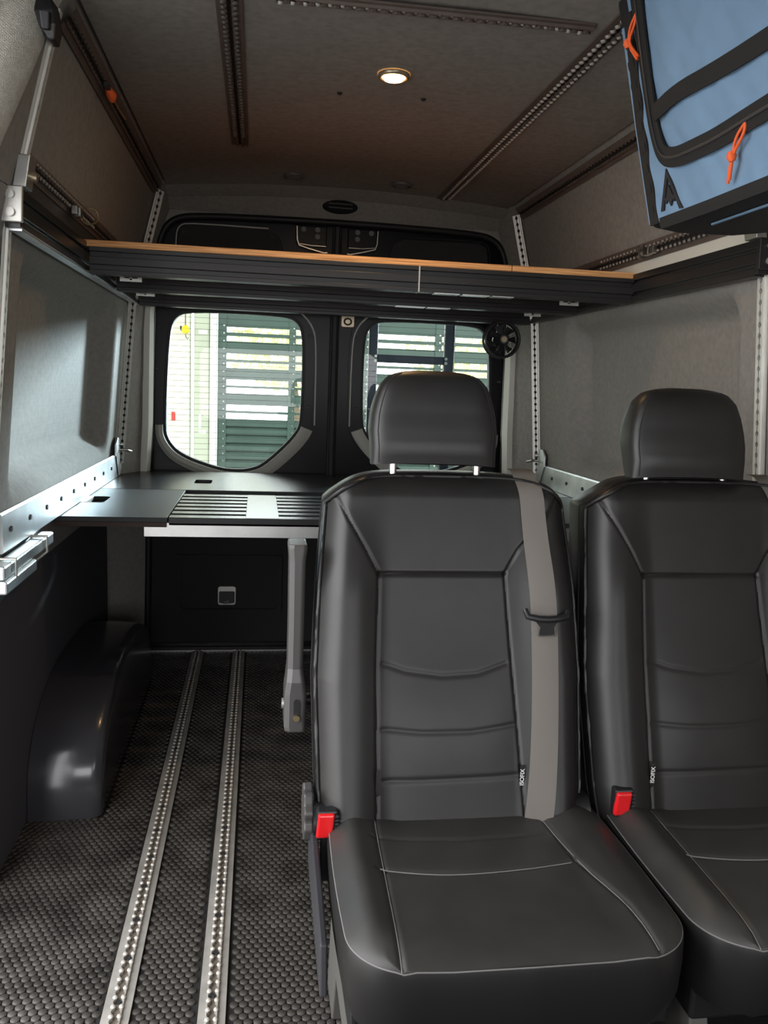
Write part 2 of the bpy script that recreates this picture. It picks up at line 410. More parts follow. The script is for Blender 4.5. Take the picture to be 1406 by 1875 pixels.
# rear doors
WIN = [(-.30, 1.474), (.09, 1.474), (.160, 1.455), (.186, 1.385), (.184, 1.05), (.168, .975), (.03, .838), (-.03, .812), (-.10, .806), (-.18, .815), (-.33, .868), (-.385, .93), (-.396, .99), (-.380, 1.36), (-.360, 1.445)]
WINS = chaikin(WIN, 2)
def mx(P, s): return P if s > 0 else [(2*X0-x, z) for x, z in P]
def offset(P, d):
    out = []; n = len(P)
    cx = sum(p[0] for p in P)/n; cz = sum(p[1] for p in P)/n
    for i in range(n):
        a, b = P[i-1], P[(i+1) % n]; t = (b[0]-a[0], b[1]-a[1]); l = math.hypot(*t) or 1
        nx, nz = t[1]/l, -t[0]/l
        if nx*(P[i][0]-cx)+nz*(P[i][1]-cz) < 0: nx, nz = -nx, -nz
        out.append((P[i][0]+nx*d, P[i][1]+nz*d))
    return out
for di, s in enumerate((1, -1)):
    d = thing('door_%d' % (di+1), ('left' if s > 0 else 'right')+' black rear van door with window', 'door', (mx([(-.05, 0)], s)[0][0], 3.76, 0))
    del d['category']; d['kind'] = 'structure'
    fn = lambda p, t, s=s: ((p[0] if s > 0 else 2*X0-p[0]), t, p[1])
    ring = offset(WINS, .012)
    out = [(-.49, -.02), (.303, -.02), (.303, 1.90), (-.49, 1.90)]
    a, b = match(out, ring, (-.1, 1.12))
    g = G().ring(a, b, fn, 3.745, 3.80)
    g.obj('door_panel', 'black_paint', d, smooth=40)
    # raised frame flange round the window
    a, b = match(offset(WINS, .070), offset(WINS, .052), (-.1, 1.12)); g = G().ring(a, b, fn, 3.735, 3.75)
    fl = g.obj('window_flange', 'black_paint', d, smooth=50)
    a, b = match(offset(WINS, .014), WINS, (-.1, 1.12)); g = G().ring(a, b, fn, 3.755, 3.79)
    g.obj('window_seal', 'gasket', d, smooth=50)
    g = G().add([fn(p, 3.782) for p in WINS], [tuple(range(len(WINS)))])
    gl = g.obj('window_pane', 'glass', d)
    g = G()
    for k in range(26):
        z = .84+k*.0245
        xs_ = [p for p in ray_loop(WINS, (-.1, z), [0, PI])] if .82 < z < 1.465 else None
        if xs_: g.box(*sorted((fn((xs_[1][0]+.004, z), 0)[0], fn((xs_[0][0]-.004, z), 0)[0])), 3.7795, 3.7805, z-.0006, z+.0006)
    g.obj('heater_wires', 'black_plastic', gl, kind='stuff')
    # grey plastic lower surround
    dense = chaikin(WIN, 3); low = [p for p in dense if p[1] < 1.012]
    k0 = max(range(len(low)), key=lambda i: math.hypot(low[i][0]-low[i-1][0], low[i][1]-low[i-1][1]))
    low = low[k0:]+low[:k0]
    if low[0][0] > low[-1][0]: low.reverse()
    o1 = []; o2 = []
    for i, p in enumerate(low):
        q = low[max(i-1, 0)]; r = low[min(i+1, len(low)-1)]; t = (r[0]-q[0], r[1]-q[1]); l = math.hypot(*t)
        nx, nz = -t[1]/l, t[0]/l
        if nx*(p[0]+.1)+nz*(p[1]-1.12) < 0: nx, nz = -nx, -nz
        w = .034+.022*i/len(low)
        o1.append((p[0]+nx*.012, p[1]+nz*.012)); o2.append((p[0]+nx*(w+.008), p[1]+nz*(w+.008)))
    loops = [[fn(a, 3.752), fn(a, 3.724), fn((a[0]*.5+b[0]*.5, a[1]*.5+b[1]*.5), 3.716), fn(b, 3.728), fn(b, 3.752)] for a, b in zip(o1, o2)]
    G().loft(loops).obj('window_surround', 'trim_grey', d, smooth=50)
    # lower liner
    low2 = [(-.465, .78), (-.465, 1.0), (-.43, 1.0), (-.425, .93), (-.36, .85), (-.33, .80), (.10, .80), (.20, .92), (.235, 1.0), (.295, 1.0), (.295, .02), (-.465, .02)]
    G().prism([fn(p, 0)[::2] for p in [(-.455, .03), (.285, .03), (.285, .79), (-.455, .79)]], 'y', 3.728, 3.748).obj('lower_liner', 'door_inset', d, bevel=.006)
    a, b = match([(-.345, .165), (.115, .165), (.115, .43), (-.345, .43)], rrect(-.325, .095, .185, .41, .02), (-.11, .3))
    G().ring(a, b, fn, 3.715, 3.73).obj('liner_recess_frame', 'door_inset', d, smooth=40)
    if s > 0:
        lt = G().prism(rrect(-.166, -.086, .205, .29, .012), 'y', 3.712, 3.73).obj('latch_plate', 'steel_bracket', d, bevel=.002)
        G().prism(rrect(-.160, -.092, .215, .268, .006), 'y', 3.708, 3.713).obj('latch_cup', 'dark_plastic', lt, label='dark cup of the door latch')
        G().add([(-.148, 3.706, .212), (-.105, 3.706, .212), (-.122, 3.703, .232)], [(0, 1, 2)]).obj('latch_lever', 'steel', lt)
    # upper inset panel with rounded top
    up = [(-.345, 1.585), (-.345, 1.77), (-.335, 1.81), (-.30, 1.825), (.03, 1.822), (.075, 1.80), (.09, 1.76), (.10, 1.585)]
    ip = G().prism([fn(p, 0)[::2] for p in up], 'y', 3.735, 3.75).obj('upper_inset', 'door_inset', d, bevel=.004)
    rim = [(-.352, 1.585), (-.352, 1.772), (-.340, 1.818), (-.30, 1.832), (.03, 1.829)]
    G().tube([fn(p, 3.735) for p in chaikin(rim, 2, False)], .0035, 6).obj('inset_rim', 'trim_grey' if s > 0 else 'gasket', ip, smooth=60)
    for px in (-.32, .045):
        c = fn((px, 1.795), 0)
        G().cyl((c[0], 3.731, c[2]), (c[0], 3.737, c[2]), .007, 10).obj('inset_clip', 'gasket', ip)
    # upper latch bracket with bolts
    q = [fn(p, 0)[::2] for p in [(.150, 1.768), (.150, 1.85), (.275, 1.85), (.275, 1.768)]]
    br = G().prism(q, 'y', 3.728, 3.747).obj('lock_bracket', 'black_paint', d, bevel=.004)
    for bx_, bz in ((.176, 1.834), (.235, 1.834), (.235, 1.806)):
        c = fn((bx_, bz), 0); G().cyl((c[0], 3.719, c[2]), (c[0], 3.729, c[2]), .011, 12, .009).obj('bolt', 'bolt_grey', br, smooth=40)
    G().tube([fn(p, 3.722) for p in [(.148, 1.845), (.150, 1.79), (.158, 1.768), (.20, 1.756), (.262, 1.742), (.278, 1.743)]], .004, 6).obj('lock_rod', 'steel', br, smooth=60)
    G().tube([fn(p, 3.724) for p in [(.155, 1.775), (.21, 1.769), (.272, 1.769)]], .0022, 6).obj('lock_wire', 'steel', br, smooth=60)
    # vertical chrome-like gutter beside the window
    G().tube([fn(p, 3.738) for p in chaikin([(.165, 1.50), (.225, 1.44), (.243, 1.36), (.243, 1.01)], 2, False)], .005, 6).obj('gutter_strip', 'trim_grey', d, smooth=60)
    if s < 0:
        hp = G().prism(rrect(.347, .405, 1.438, 1.490, .010), 'y', 3.733, 3.746).obj('stay_plate', 'lamp_rim', d, bevel=.002)
        G().tube([(.376+.015*math.cos(t), 3.729, 1.462+.013*math.sin(t)) for t in np.linspace(0, 2*PI, 21)[:-1]], .0035, 6, True).obj('stay_ring', 'gasket', hp, smooth=60)
    # small fixing tabs on the frame
    for tx, tz in ((-.425, 1.40), (-.428, 1.23), (.215, 1.395), (.215, 1.09)):
        c = fn((tx, tz), 0); G().box(c[0]-.009, c[0]+.009, 3.736, 3.746, tz-.005, tz+.005).obj('clip_tab', 'dark_plastic', d, bevel=.0015)
# centre weather strip
g = G(); g.box(.300, .340, 3.735, 3.80, -.02, 1.9); g.box(.308, .332, 3.722, 3.74, -.02, 1.88)
tag(g.obj('trim_4', 'gasket', bevel=.006), 'black rubber seal between the two back doors', kind='structure')
# sill strip
g = G().box(-.47, 1.11, 3.690, 3.735, -.004, .006)
tag(g.obj('trim_5', 'aluminium'), 'aluminium sill strip at the rear door threshold', kind='structure')

# outer shell (stops light where the real body would)
def struct(name, g, m, label, **k): return tag(g.obj(name, m, **k), label, kind='structure')
struct('roof_shell', G().box(-.78, 1.42, -1.66, 3.84, 2.02, 2.06), 'van_paint', 'van roof skin')
struct('wall_left_outer', G().box(-.78, -.755, 1.74, 3.80, -.05, 2.02), 'van_paint', 'outer skin of the left van wall')
struct('wall_right_outer', G().box(1.395, 1.42, .10, 3.80, -.05, 2.02), 'van_paint', 'outer skin of the right van wall')
fx = lambda X: (lambda p, t: (t, p[0], p[1]))
for nm, xa, xb, y1 in (('wall_left_cab', -.78, -.755, .38), ('wall_right_cab', 1.395, 1.42, .12)):
    a, b = match([(-1.66, -.05), (y1, -.05), (y1, 2.02), (-1.66, 2.02)], rrect(-1.15, .02, .86, 1.46, .08), (-.55, 1.15))
    struct(nm, G().ring(a, b, fx(0), xa, xb), 'van_paint', 'cab side with window opening, '+nm.split('_')[1])
a, b = match([(-.78, -.05), (1.42, -.05), (1.42, 2.02), (-.78, 2.02)], rrect(-.62, 1.26, .78, 1.52, .1), (.32, 1.15))
struct('wall_front', G().ring(a, b, lambda p, t: (p[0], t, p[1]), -1.68, -1.65), 'van_paint', 'front end with windscreen opening')
struct('wall_left_header', G().box(-.78, -.56, .36, 1.60, 1.86, 2.02).box(-.56, -.34, .36, 1.60, 1.985, 2.02), 'wall_fabric', 'fabric header above the sliding door opening')

# B pillar trim at the sliding door: fabric nose above, dark plastic below
def pillar(z0, z1, prof, tab, n=16):
    L = []
    for i in range(n+1):
        z = z0+(z1-z0)*i/n; yn = lerp_tab(tab, z)
        L.append([(wallx(z)+dx, (1.905 if y is None else yn+y), z) for y, dx in prof])
    return L
NOSE = [(1.55, 1.695), (1.75, 1.80), (1.91, 1.868), (2.0, 1.885)]
prof = [(None, -.02), (None, .003), (.004, .003), (.004, -.22), (None, -.22)]
profn = [(.004, .001), (0, .005), (-.006, .006), (-.020, .001), (-.040, -.012), (-.056, -.030), (-.064, -.058), (-.066, -.10), (-.05, -.22), (.004, -.22)]
t6 = struct('trim_6', G().loft(pillar(1.555, 2.0, prof, NOSE)), 'wall_fabric', 'woven fabric pillar trim beside the sliding door opening', smooth=50)
G().loft(pillar(1.555, 2.0, profn, NOSE)).obj('woven_band', 'pillar_fabric', t6, smooth=50)
prof2 = [(None, -.02), (None, .001), (.03, .001), (.01, -.004), (0, -.03), (0, -.20), (None, -.20)]
struct('trim_7', G().loft(pillar(0, 1.553, prof2, [(0, 1.765), (2, 1.765)])), 'wall_fabric', 'lower pillar cover beside the sliding door opening', smooth=50)
sp = [(wallx(z)-.060, 1.742, z) for z in (0, .4, .8, 1.1, 1.30, 1.42)]+[(wallx(1.50)-.085, 1.70, 1.50)]+[(wallx(z)-.125, lerp_tab(NOSE, z)-.075, z) for z in (1.58, 1.65, 1.72, 1.80, 1.90, 1.97)]
g = G(); g.tube(chaikin(sp, 2, False), .020, 10)
struct('trim_8', g, 'gasket', 'black rubber seal of the sliding door opening', smooth=60)

# ================================================================== TRACKS
def ltrack(name, label, path, nrm, width, mats=('aluminium', 'track_shadow'), h=.009, c=.0115, group=None, cat='track', pitch=.0254, fl=.003, R=.0095, gm=.0045):
    P = [Vector(p) for p in path]; nrm = Vector(nrm).normalized()
    seg = [(P[i+1]-P[i]).length for i in range(len(P)-1)]; tot = sum(seg); ns = int(tot/(pitch/8))
    loops = []
    cum = [0]
    for s_ in seg: cum.append(cum[-1]+s_)
    for i in range(ns+1):
        d = tot*i/ns; k = 0
        while k < len(seg)-1 and d > cum[k+1]: k += 1
        t = (P[k+1]-P[k])/seg[k]; p = P[k]+t*(d-cum[k])
        n = (nrm-t*nrm.dot(t)).normalized(); b = n.cross(t)
        ph = (d % pitch)/pitch; u = abs(ph-.5)*2*pitch/2                    # distance from hole centre
        u = abs(ph-.5)*pitch
        gg = max(gm, math.sqrt(max(R*R-u*u, 0)))
        w = width/2
        sec = [(-w, -.001), (-w, fl), (-c, fl), (-c+.001, h), (-gg, h), (-gg, .0012), (gg, .0012), (gg, h), (c-.001, h), (c, fl), (w, fl), (w, -.001)]
        loops.append([p+b*x+n*z for x, z in sec])
    V = [q for l in loops for q in l]; m = 12; F = []; MI = []
    for i in range(len(loops)-1):
        for j in range(m-1):
            F.append((i*m+j, i*m+j+1, (i+1)*m+j+1, (i+1)*m+j)); MI.append(1 if j == 5 else 0)
    g = G(); g.add(V, F); g.mi = MI
    root = thing(name, label, cat, path[0], group)
    g.obj('rail', list(mats), root)
    return root
def screws(root, pts, nrm, r=.006, m='steel', name='screw'):
    n = Vector(nrm).normalized(); src = None
    for p in pts:
        p = Vector(p)
        if src is None:
            src = G().tube([p, p+n*.0035], [r, r*.75], 10).obj(name, m, root, smooth=40)
            first = p
        else: inst(src, name, p-first, root)
# two floor tracks
for cx, lab in ((TR[0][0], 'aluminium cargo track in the floor nearer the wheel arch cover'), (TR[1][0], 'aluminium cargo track in the floor nearer the front passenger seat')):
    r = ltrack('floor_track', lab, [(cx, 1.20, 0), (cx, 3.70, 0)], (0, 0, 1), .052, ('aluminium_floor', 'track_floor_slot'), h=.0085, group='floor cargo tracks', fl=.0035)
    g = G()
    for k in range(97):
        for sx in (-1, 1):
            c0 = (cx+sx*.0078, 1.20+(k+1)*.0254, .0085)
            g.tube([(c0[0], c0[1], .0080), (c0[0], c0[1], .0105), (c0[0], c0[1], .0116)], [.0052, .0040, .0014], 8)
    g.obj('lip_beads', 'bead_alu', r, smooth=70, kind='stuff')
    screws(r, [(cx, 1.27+k*.127, .0012) for k in range(19)], (0, 0, 1), .0058, 'dark_plastic')
# ceiling tracks
cm = ('shaded_track', 'track_shadow')
ct = lambda x: ceilz(x)-.001
def ceil_teeth(root, pts):
    g = G()
    for p in pts: g.tube([(p[0], p[1], p[2]), (p[0], p[1], p[2]-.004)], [.0068, .0040], 6)
    g.obj('stud_row', ceil_teeth.m, root, smooth=60, kind='stuff')
L1 = ltrack('ceiling_track', 'dark ceiling track running lengthwise, left of the lit lamp', [(-.074, 1.55, ct(-.074)), (-.074, 2.98, ct(-.074))], (0, 0, -1), .055, cm, group='ceiling tracks')
L2 = ltrack('ceiling_track', 'dark ceiling track running lengthwise, right of the lit lamp', [(.742, 1.20, ct(.742)), (.735, 3.55, ct(.735))], (0, 0, -1), .055, cm, group='ceiling tracks')
L3 = ltrack('ceiling_track', 'ceiling track running crosswise in front of the lit lamp', [(.02, 1.868, ct(.02)), (.69, 1.855, ct(.69))], (0, 0, -1), .045, cm, group='ceiling tracks')
ceil_teeth.m = 'bolt_grey'; ceil_teeth(L1, [(-.074+s*.0125, 1.56+k*.0254, ct(-.07)-.008) for k in range(52) for s in (-1, 1)])
ceil_teeth.m = 'stud'; ceil_teeth(L2, [(.740+s*.0125, 1.25+k*.0254, ct(.74)-.008) for k in range(90) for s in (-1, 1)])
ceil_teeth(L3, [(.03+k*.0254, 1.878-.013*k/26, ct(.03+k*.0254)-.008) for k in range(26)])
# cove tracks
sl = Vector((.5, 0, -.86))
L4 = ltrack('cove_track', 'dark track along the left edge of the ceiling', [(-.392, 1.90, 1.902), (-.392, 3.45, 1.902)], (.75, 0, -.66), .05, cm, group='cove tracks')
L5 = ltrack('cove_track', 'dark track along the right edge of the ceiling', [(1.032, 1.30, 1.902), (1.032, 3.45, 1.902)], (-.75, 0, -.66), .05, cm, group='cove tracks')
# wall tracks just above the shelf
L6 = ltrack('wall_track', 'wall track above the shelf rail on the left wall', [(wallx(1.612)+.004, 1.90, 1.612), (wallx(1.612)+.004, 3.45, 1.612)], (.97, 0, -.25), .045, cm, group='wall tracks above the shelf')
L7 = ltrack('wall_track', 'wall track above the shelf rail on the right wall', [(2*X0-wallx(1.612)-.004, 1.30, 1.612), (2*X0-wallx(1.612)-.004, 3.45, 1.612)], (-.97, 0, -.25), .05, cm, group='wall tracks above the shelf')
for rt, sx, ya, nn in ((L6, wallx(1.612)+.013, 1.92, 26), (L7, 2*X0-wallx(1.612)-.013, 1.75, 40)):
    g = G()
    for k in range(nn):
        for s in (-1, 1): g.cyl((sx, ya+k*.0254, 1.612+s*.0105), (sx+(.004 if sx < X0 else -.004), ya+k*.0254, 1.612+s*.0105), .0055, 6, .003)
    g.obj('stud_row', 'bead_dim', rt, smooth=60, kind='stuff')
# vertical posts
def post(y, s, zs, lab, w=.036, off=.004, nr=None):
    pth = [((wallx(z)+off if s > 0 else 2*X0-wallx(z)-off), y, z) for z in zs]
    return ltrack('wall_post', lab, pth, nr or (s, 0, .1), w, ('post_alu', 'track_shadow'), h=.008, group='perforated wall posts', fl=.003, R=.0062, gm=.0018)
post(3.478, 1, (.85, 1.475, 1.60, 1.90), 'perforated aluminium post on the rear left wall', w=.032, off=.022, nr=(.55, -.83, 0))
post(3.478, -1, (.85, 1.475, 1.60, 1.90), 'perforated aluminium post on the rear right wall', w=.032, off=.022, nr=(-.55, -.83, 0))
post(1.868, 1, (.85, 1.475, 1.60, 1.90), 'perforated aluminium post beside the sliding door pillar', w=.040)
post(1.868, -1, (.85, 1.475, 1.60, 1.90), 'perforated aluminium post on the right wall behind the seats', w=.044)

# ================================================================== SHELF
SH = thing('overhead_shelf', 'overhead shelf of black aluminium beams with plywood top', 'shelf', (X0, 2.5, 1.47))
g = G().box(-.482, .735, 2.505, 3.64, 1.543, 1.561); g.obj('plywood_board', 'plywood', SH, bevel=.002)
g = G().box(.737, 1.125, 2.505, 3.64, 1.543, 1.561); g.obj('plywood_board', 'plywood', SH, bevel=.002)
def beam(x0, x1, y0, y1, z0=1.470, z1=1.5425):
    """slotted extrusion: profile in y-z swept along x"""
    h = z1-z0; s = .007; dpt = .010
    P = [(y0, z0), (y1, z0), (y1, z1), (y0, z1)]
    for f in (.74, .26):
        zc = z0+h*f; P += [(y0, zc+s), (y0+dpt, zc+s), (y0+dpt, zc-s), (y0, zc-s)]
    yc = (y0+y1)/2
    P = [P[0], (yc-s, z0), (yc-s, z0+dpt), (yc+s, z0+dpt), (yc+s, z0)]+P[1:]
    return G().prism([p for p in P], 'x', x0, x1)
beam(-.468, .455, 2.500, 2.542).obj('front_beam', 'black_extrusion', SH, bevel=.0012)
beam(.458, 1.118, 2.500, 2.542).obj('front_beam', 'black_extrusion', SH, bevel=.0012)
G().box(.4545, .4585, 2.4985, 2.543, 1.469, 1.5425).obj('beam_joint', 'steel_bracket', SH)
for y in (2.955, 3.50):
    beam(-.468, 1.118, y, y+.045).obj('cross_beam', 'black_extrusion', SH, bevel=.0012)
# aluminium joint straps beneath the beams
for y, xs_ in ((2.503, (.50, .585, .675, .75)), (2.958, (.46, .57, .66))):
    for a_, b_ in zip(xs_[:-1], xs_[1:]): G().box(a_+.004, b_-.004, y+.002, y+.038, 1.4675, 1.4705).obj('joint_strap', 'aluminium', SH)
# corner brackets with two holes
for bx_, by, s in ((-.405, 2.62, 1), (.93, 2.62, 1), (-.42, 3.06, 1), (.955, 3.06, 1)):
    a, b = match([(bx_, 1.466), (bx_+.062, 1.466), (bx_+.062, 1.496), (bx_, 1.496)], rrect(bx_+.010, bx_+.052, 1.475, 1.487, .005), (bx_+.031, 1.481))
    k = G().ring(a, b, lambda p, t: (p[0], t, p[1]), by, by+.004); k.box(bx_+.028, bx_+.034, by, by+.004, 1.47, 1.492)
    k.box(bx_, bx_+.062, by+.004, by+.03, 1.493, 1.4965)
    k.obj('corner_bracket', 'steel_bracket', SH)
# side rails along the walls
def side_rail(s):
    P = [(0, 1.478), (.030, 1.478), (.030, 1.492), (.020, 1.492), (.020, 1.502), (.030, 1.502), (.030, 1.527), (.020, 1.527), (.020, 1.537), (.030, 1.537), (.030, 1.556), (0, 1.556)]
    xw = wallx(1.50)+.003
    P = [((xw+a) if s > 0 else 2*X0-(xw+a), z) for a, z in P]
    return G().prism(P, 'y', 1.84, 3.655)
for s, lab in ((1, 'left'), (-1, 'right')):
    side_rail(s).obj('side_rail', 'black_extrusion', SH, bevel=.001)
    xa = wallx(1.57)+.002; xb = xa+.006
    xa, xb = (xa, xb) if s > 0 else (2*X0-xb, 2*X0-xa)
    G().box(xa, xb, 1.86, 3.60, 1.557, 1.588).obj('angle_strip', 'grey_plastic' if s > 0 else 'edge_trim', SH)
    xc = wallx(1.48)+.002
    q = (xc+.012, xc+.036) if s > 0 else (2*X0-xc-.036, 2*X0-xc-.012)
    G().box(q[0], q[1], 1.85, 3.66, 1.4735, 1.4775).obj('lower_lip', 'galvanised' if s > 0 else 'black_extrusion', SH)
# end plates with screws on the near posts
for s in (1, -1):
    xw = wallx(1.52)
    q = [(xw-.008, 1.487), (xw+.034, 1.487), (xw+.036, 1.556), (xw-.004, 1.556)]
    q = [((a if s > 0 else 2*X0-a), z) for a, z in q]
    pl = G().prism(q, 'y', 1.826, 1.838).obj('end_plate', 'steel_bracket' if s > 0 else 'black_extrusion', SH, bevel=.002)
    for zz in (1.505, 1.539):
        cx = xw+.013; cx = cx if s > 0 else 2*X0-cx
        G().cyl((cx, 1.820, zz), (cx, 1.827, zz), .0085, 14, .006).obj('screw', 'steel_bracket', pl, smooth=40)
    xw = wallx(1.60)
    q = [(xw-.006, 1.556), (xw+.020, 1.556), (xw+.030, 1.618), (xw+.006, 1.618)]
    q = [((a if s > 0 else 2*X0-a), z) for a, z in q]
    tp = G().prism(q, 'y', 1.835, 1.885).obj('post_clamp', 'aluminium', SH, bevel=.002)
    cx = (xw+.020) if s > 0 else 2*X0-xw-.020
    G().cyl((cx, 1.862, 1.582), (cx+.016*s, 1.862, 1.580), .0085, 12).obj('clamp_bolt', 'lamp_rim', tp, smooth=40)
# ring fittings clipped in the wall tracks
def fitting(name, lab, x, y, z, s, ring=True):
    r = thing(name, lab, 'fitting', (x, y, z))
    G().box(min(x, x+.014*s), max(x, x+.014*s), y-.030, y-.012, z-.011, z+.011).obj('plunger', 'steel', r, bevel=.002)
    G().box(min(x, x+.018*s), max(x, x+.018*s), y-.006, y+.026, z-.012, z+.012).obj('body', 'steel', r, bevel=.003)
    G().cyl((x+.009*s, y+.02, z), (x+.009*s, y+.045, z-.002), .007, 10).obj('neck', 'steel_bracket', r, smooth=40)
    if ring:
        G().tube([(x+(.026+.021*math.cos(t))*s, y+.060+.006*math.cos(t), z+.002+.021*math.sin(t)) for t in np.linspace(0, 2*PI, 25)[:-1]], .0022, 6, True).obj('ring', 'brass', r, smooth=60)
    else:
        G().tube([(x+.012*s, y+.05, z-.010+.022*math.sin(t)) if 0 else (x+.012*s+.004*math.cos(t), y+.052, z+.004+.020*math.sin(t)) for t in np.linspace(0, 2*PI, 17)[:-1]], .004, 6, True).obj('ring', 'steel', r, smooth=60)
    return r
fitting('ring_fitting', 'steel ring fitting clipped in the left wall track above the shelf', wallx(1.60)+.016, 2.30, 1.596, 1)
fitting('ring_fitting', 'steel fitting clipped in the right wall track above the shelf', 2*X0-wallx(1.60)-.016, 2.37, 1.605, -1, False)
r = thing('stud_fitting', 'small orange and steel stud fitting in the left ceiling edge track', 'fitting', (-.382, 2.32, 1.885))
G().tube([(-.380, 2.30, 1.893), (-.374, 2.315, 1.882), (-.376, 2.335, 1.878)], [.008, .013, .008], 10).obj('knob', 'orange_cord', r, smooth=60)
G().box(-.385, -.372, 2.26, 2.295, 1.887, 1.898).obj('plunger', 'dark_plastic', r, bevel=.002)
G().tube([(-.372, 2.34, 1.878), (-.368, 2.38, 1.872), (-.360, 2.44, 1.864)], .003, 6).obj('pin', 'steel', r, smooth=60)

# ================================================================== REAR PLATFORM
DK = thing('rear_platform', 'black rear sleeping platform with slatted section and finger holes', 'platform', (X0, 3.0, .78))
fz = lambda p, t: (p[0], p[1], t)
def board(name, x0, x1, y0, y1, hole, m='deck_board'):
    if hole:
        hl = rrect(*hole, .012, 4); a, b = match([(x0, y0), (x1, y0), (x1, y1), (x0, y1)], hl, ((hole[0]+hole[1])/2, (hole[2]+hole[3])/2))
        g = G().ring(a, b, fz, .786, .800)
    else: g = G().box(x0, x1, y0, y1, .786, .800)
    o = g.obj(name, m, DK, bevel=.0012); return o
# rear board with rounded rear edge
board('rear_board', -.555, 1.195, 3.068, 3.685, (-.240, -.175, 3.27, 3.39), 'deck_smooth')
lb = board('side_board', -.558, -.252, 2.440, 3.062, (-.540, -.475, 2.72, 2.86))
board('side_board', .892, 1.198, 2.440, 3.062, None)
G().box(-.556, -.254, 2.441, 3.06, .772, .7855).obj('board_core', 'deck_edge', lb)
G().box(-.554, -.528, 2.725, 2.855, .7875, .801).obj('hole_lip', 'aluminium', lb)
for k in range(7):
    y = 2.446+k*.077
    G().box(-.249, .889, y, y+.046, .776, .800).obj('slat', 'deck_smooth', DK, bevel=.0015)
for a_, b_ in ((-.032, .064), (.575, .67)):
    G().box(a_, b_, 2.447, 2.955, .782, .8008).obj('slat_web', 'deck_sheen', DK, bevel=.0008)
for a_, b_ in ((-.252, -.236), (.876, .892)):
    G().box(a_, b_, 2.50, 3.06, .760, .776).obj('slat_bearer', 'deck_edge', DK)
G().box(-.318, .958, 2.446, 2.476, .743, .7845).obj('front_beam', 'aluminium', DK, bevel=.0015)
G().box(-.318, .958, 3.10, 3.13, .743, .7845).obj('rear_beam', 'aluminium', DK, bevel=.0015)
# side angle rails
for s, lab in ((1, 'galvanised angle rail along the left wall carrying the platform'), (-1, 'galvanised angle rail along the right wall carrying the platform')):
    y0 = 1.60 if s > 0 else 1.95
    y0 = 1.91 if s > 0 else y0
    r = thing('angle_rail', lab, 'rail', (wallx(.84) if s > 0 else 2*X0-wallx(.84), 2.6, .84), 'platform angle rails')
    X = lambda a: (a if s > 0 else 2*X0-a)
    xb = wallx(.86)+.004
    P = [(xb, .886), (xb+.010, .889), (xb+.014, .884), (xb+.016, .802), (xb+.012, .7995), (xb+.008, .7995), (xb+.007, .88)]
    G().prism([(X(a), z) for a, z in P], 'y', y0, 3.45).obj('angle', 'galvanised', r)
    yy = 1.97; src = None; k = 0
    while yy < 3.44:
        c = (X(xb+.0150), yy, .846)
        if src is None: src = G().cyl(c, (X(xb+.0185), yy, .846), .0065, 10).obj('bolt', 'dark_plastic', r); f0 = Vector(c)
        else: inst(src, 'bolt', Vector(c)-f0, r)
        yy += .165
    # end bracket at the post
    q = [(3.385, .885), (3.385, .930), (3.42, .955), (3.47, .950), (3.50, .90), (3.50, .83), (3.47, .805), (3.43, .805)]
    br = G().prism(q, 'x', X(xb+.012), X(xb+.020)).obj('end_bracket', 'galvanised', r, bevel=.0015)
    G().tube([(X(xb+.02), 3.46, .905), (X(xb+.05), 3.46, .905), (X(xb+.052), 3.475, .900), (X(xb+.06), 3.49, .897)], .005, 8).obj('pin', 'steel', br, smooth=60)
    G().cyl((X(xb+.02), 3.475, .925), (X(xb+.034), 3.475, .925), .011, 12).obj('nut', 'steel', br, smooth=40)
# folded bar clamped beneath the left rail
r = thing('folded_bar', 'shiny square aluminium bar in clips beneath the left angle rail', 'bar', (-.55, 2.0, .77))
G().box(-.545, -.512, 1.80, 2.225, .766, .795).obj('bar', 'galvanised', r, bevel=.004)
G().box(-.550, -.505, 1.79, 2.03, .738, .765).obj('bar', 'galvanised', r, bevel=.004)
for y in (1.86, 2.13):
    G().tube([(-.552, y, .80), (-.506, y, .80), (-.506, y, .762), (-.530, y, .742)], .0035, 6).obj('clip', 'steel_bracket', r, smooth=40)
G().prism([(1.80, .745), (2.28, .79), (2.28, .775), (2.05, .70), (1.80, .645)], 'x', -.600, -.565).obj('mount', 'dark_plastic', r, bevel=.003)

# lower seam line of the rear corner panel
g = G()
for s in (1, -1):
    pth = [(-.612, 3.40, z) for z in np.linspace(.02, .62, 2)]
# wheel arch cover
r = thing('wheel_arch_cover', 'glossy dark plastic wheel arch cover on the floor at the left wall', 'cover', (-.52, 2.75, 0))
loops = []
for t in np.linspace(0, 1, 25):
    a = PI*t; cy, ry, rz = 2.80, .565, .335
    y = cy-ry*math.copysign(abs(math.cos(a))**.80, math.cos(a)); z = rz*math.sin(a)**.72 if 0 < t < 1 else 0
    sec = []
    for u in np.linspace(0, 1, 13):
        th = u*PI/2
        # rounded inner edge: x from wall to inner face
        x = -.596+.191*math.sin(th)**.55; k = math.cos(th)**.42
        yy = cy+(y-cy)*(.90+.10*k); zz = z*(.90+.10*k)
        sec.append((x, yy, zz))
    loops.append(sec)
V = [p for l in loops for p in l]; n = 13; F = []
for i in range(len(loops)-1):
    for j in range(n-1): F.append((i*n+j, i*n+j+1, (i+1)*n+j+1, (i+1)*n+j))
F.append(tuple(i*n+n-1 for i in range(len(loops))))
G().add(V, F).obj('shell', 'well_plastic', r, smooth=60)

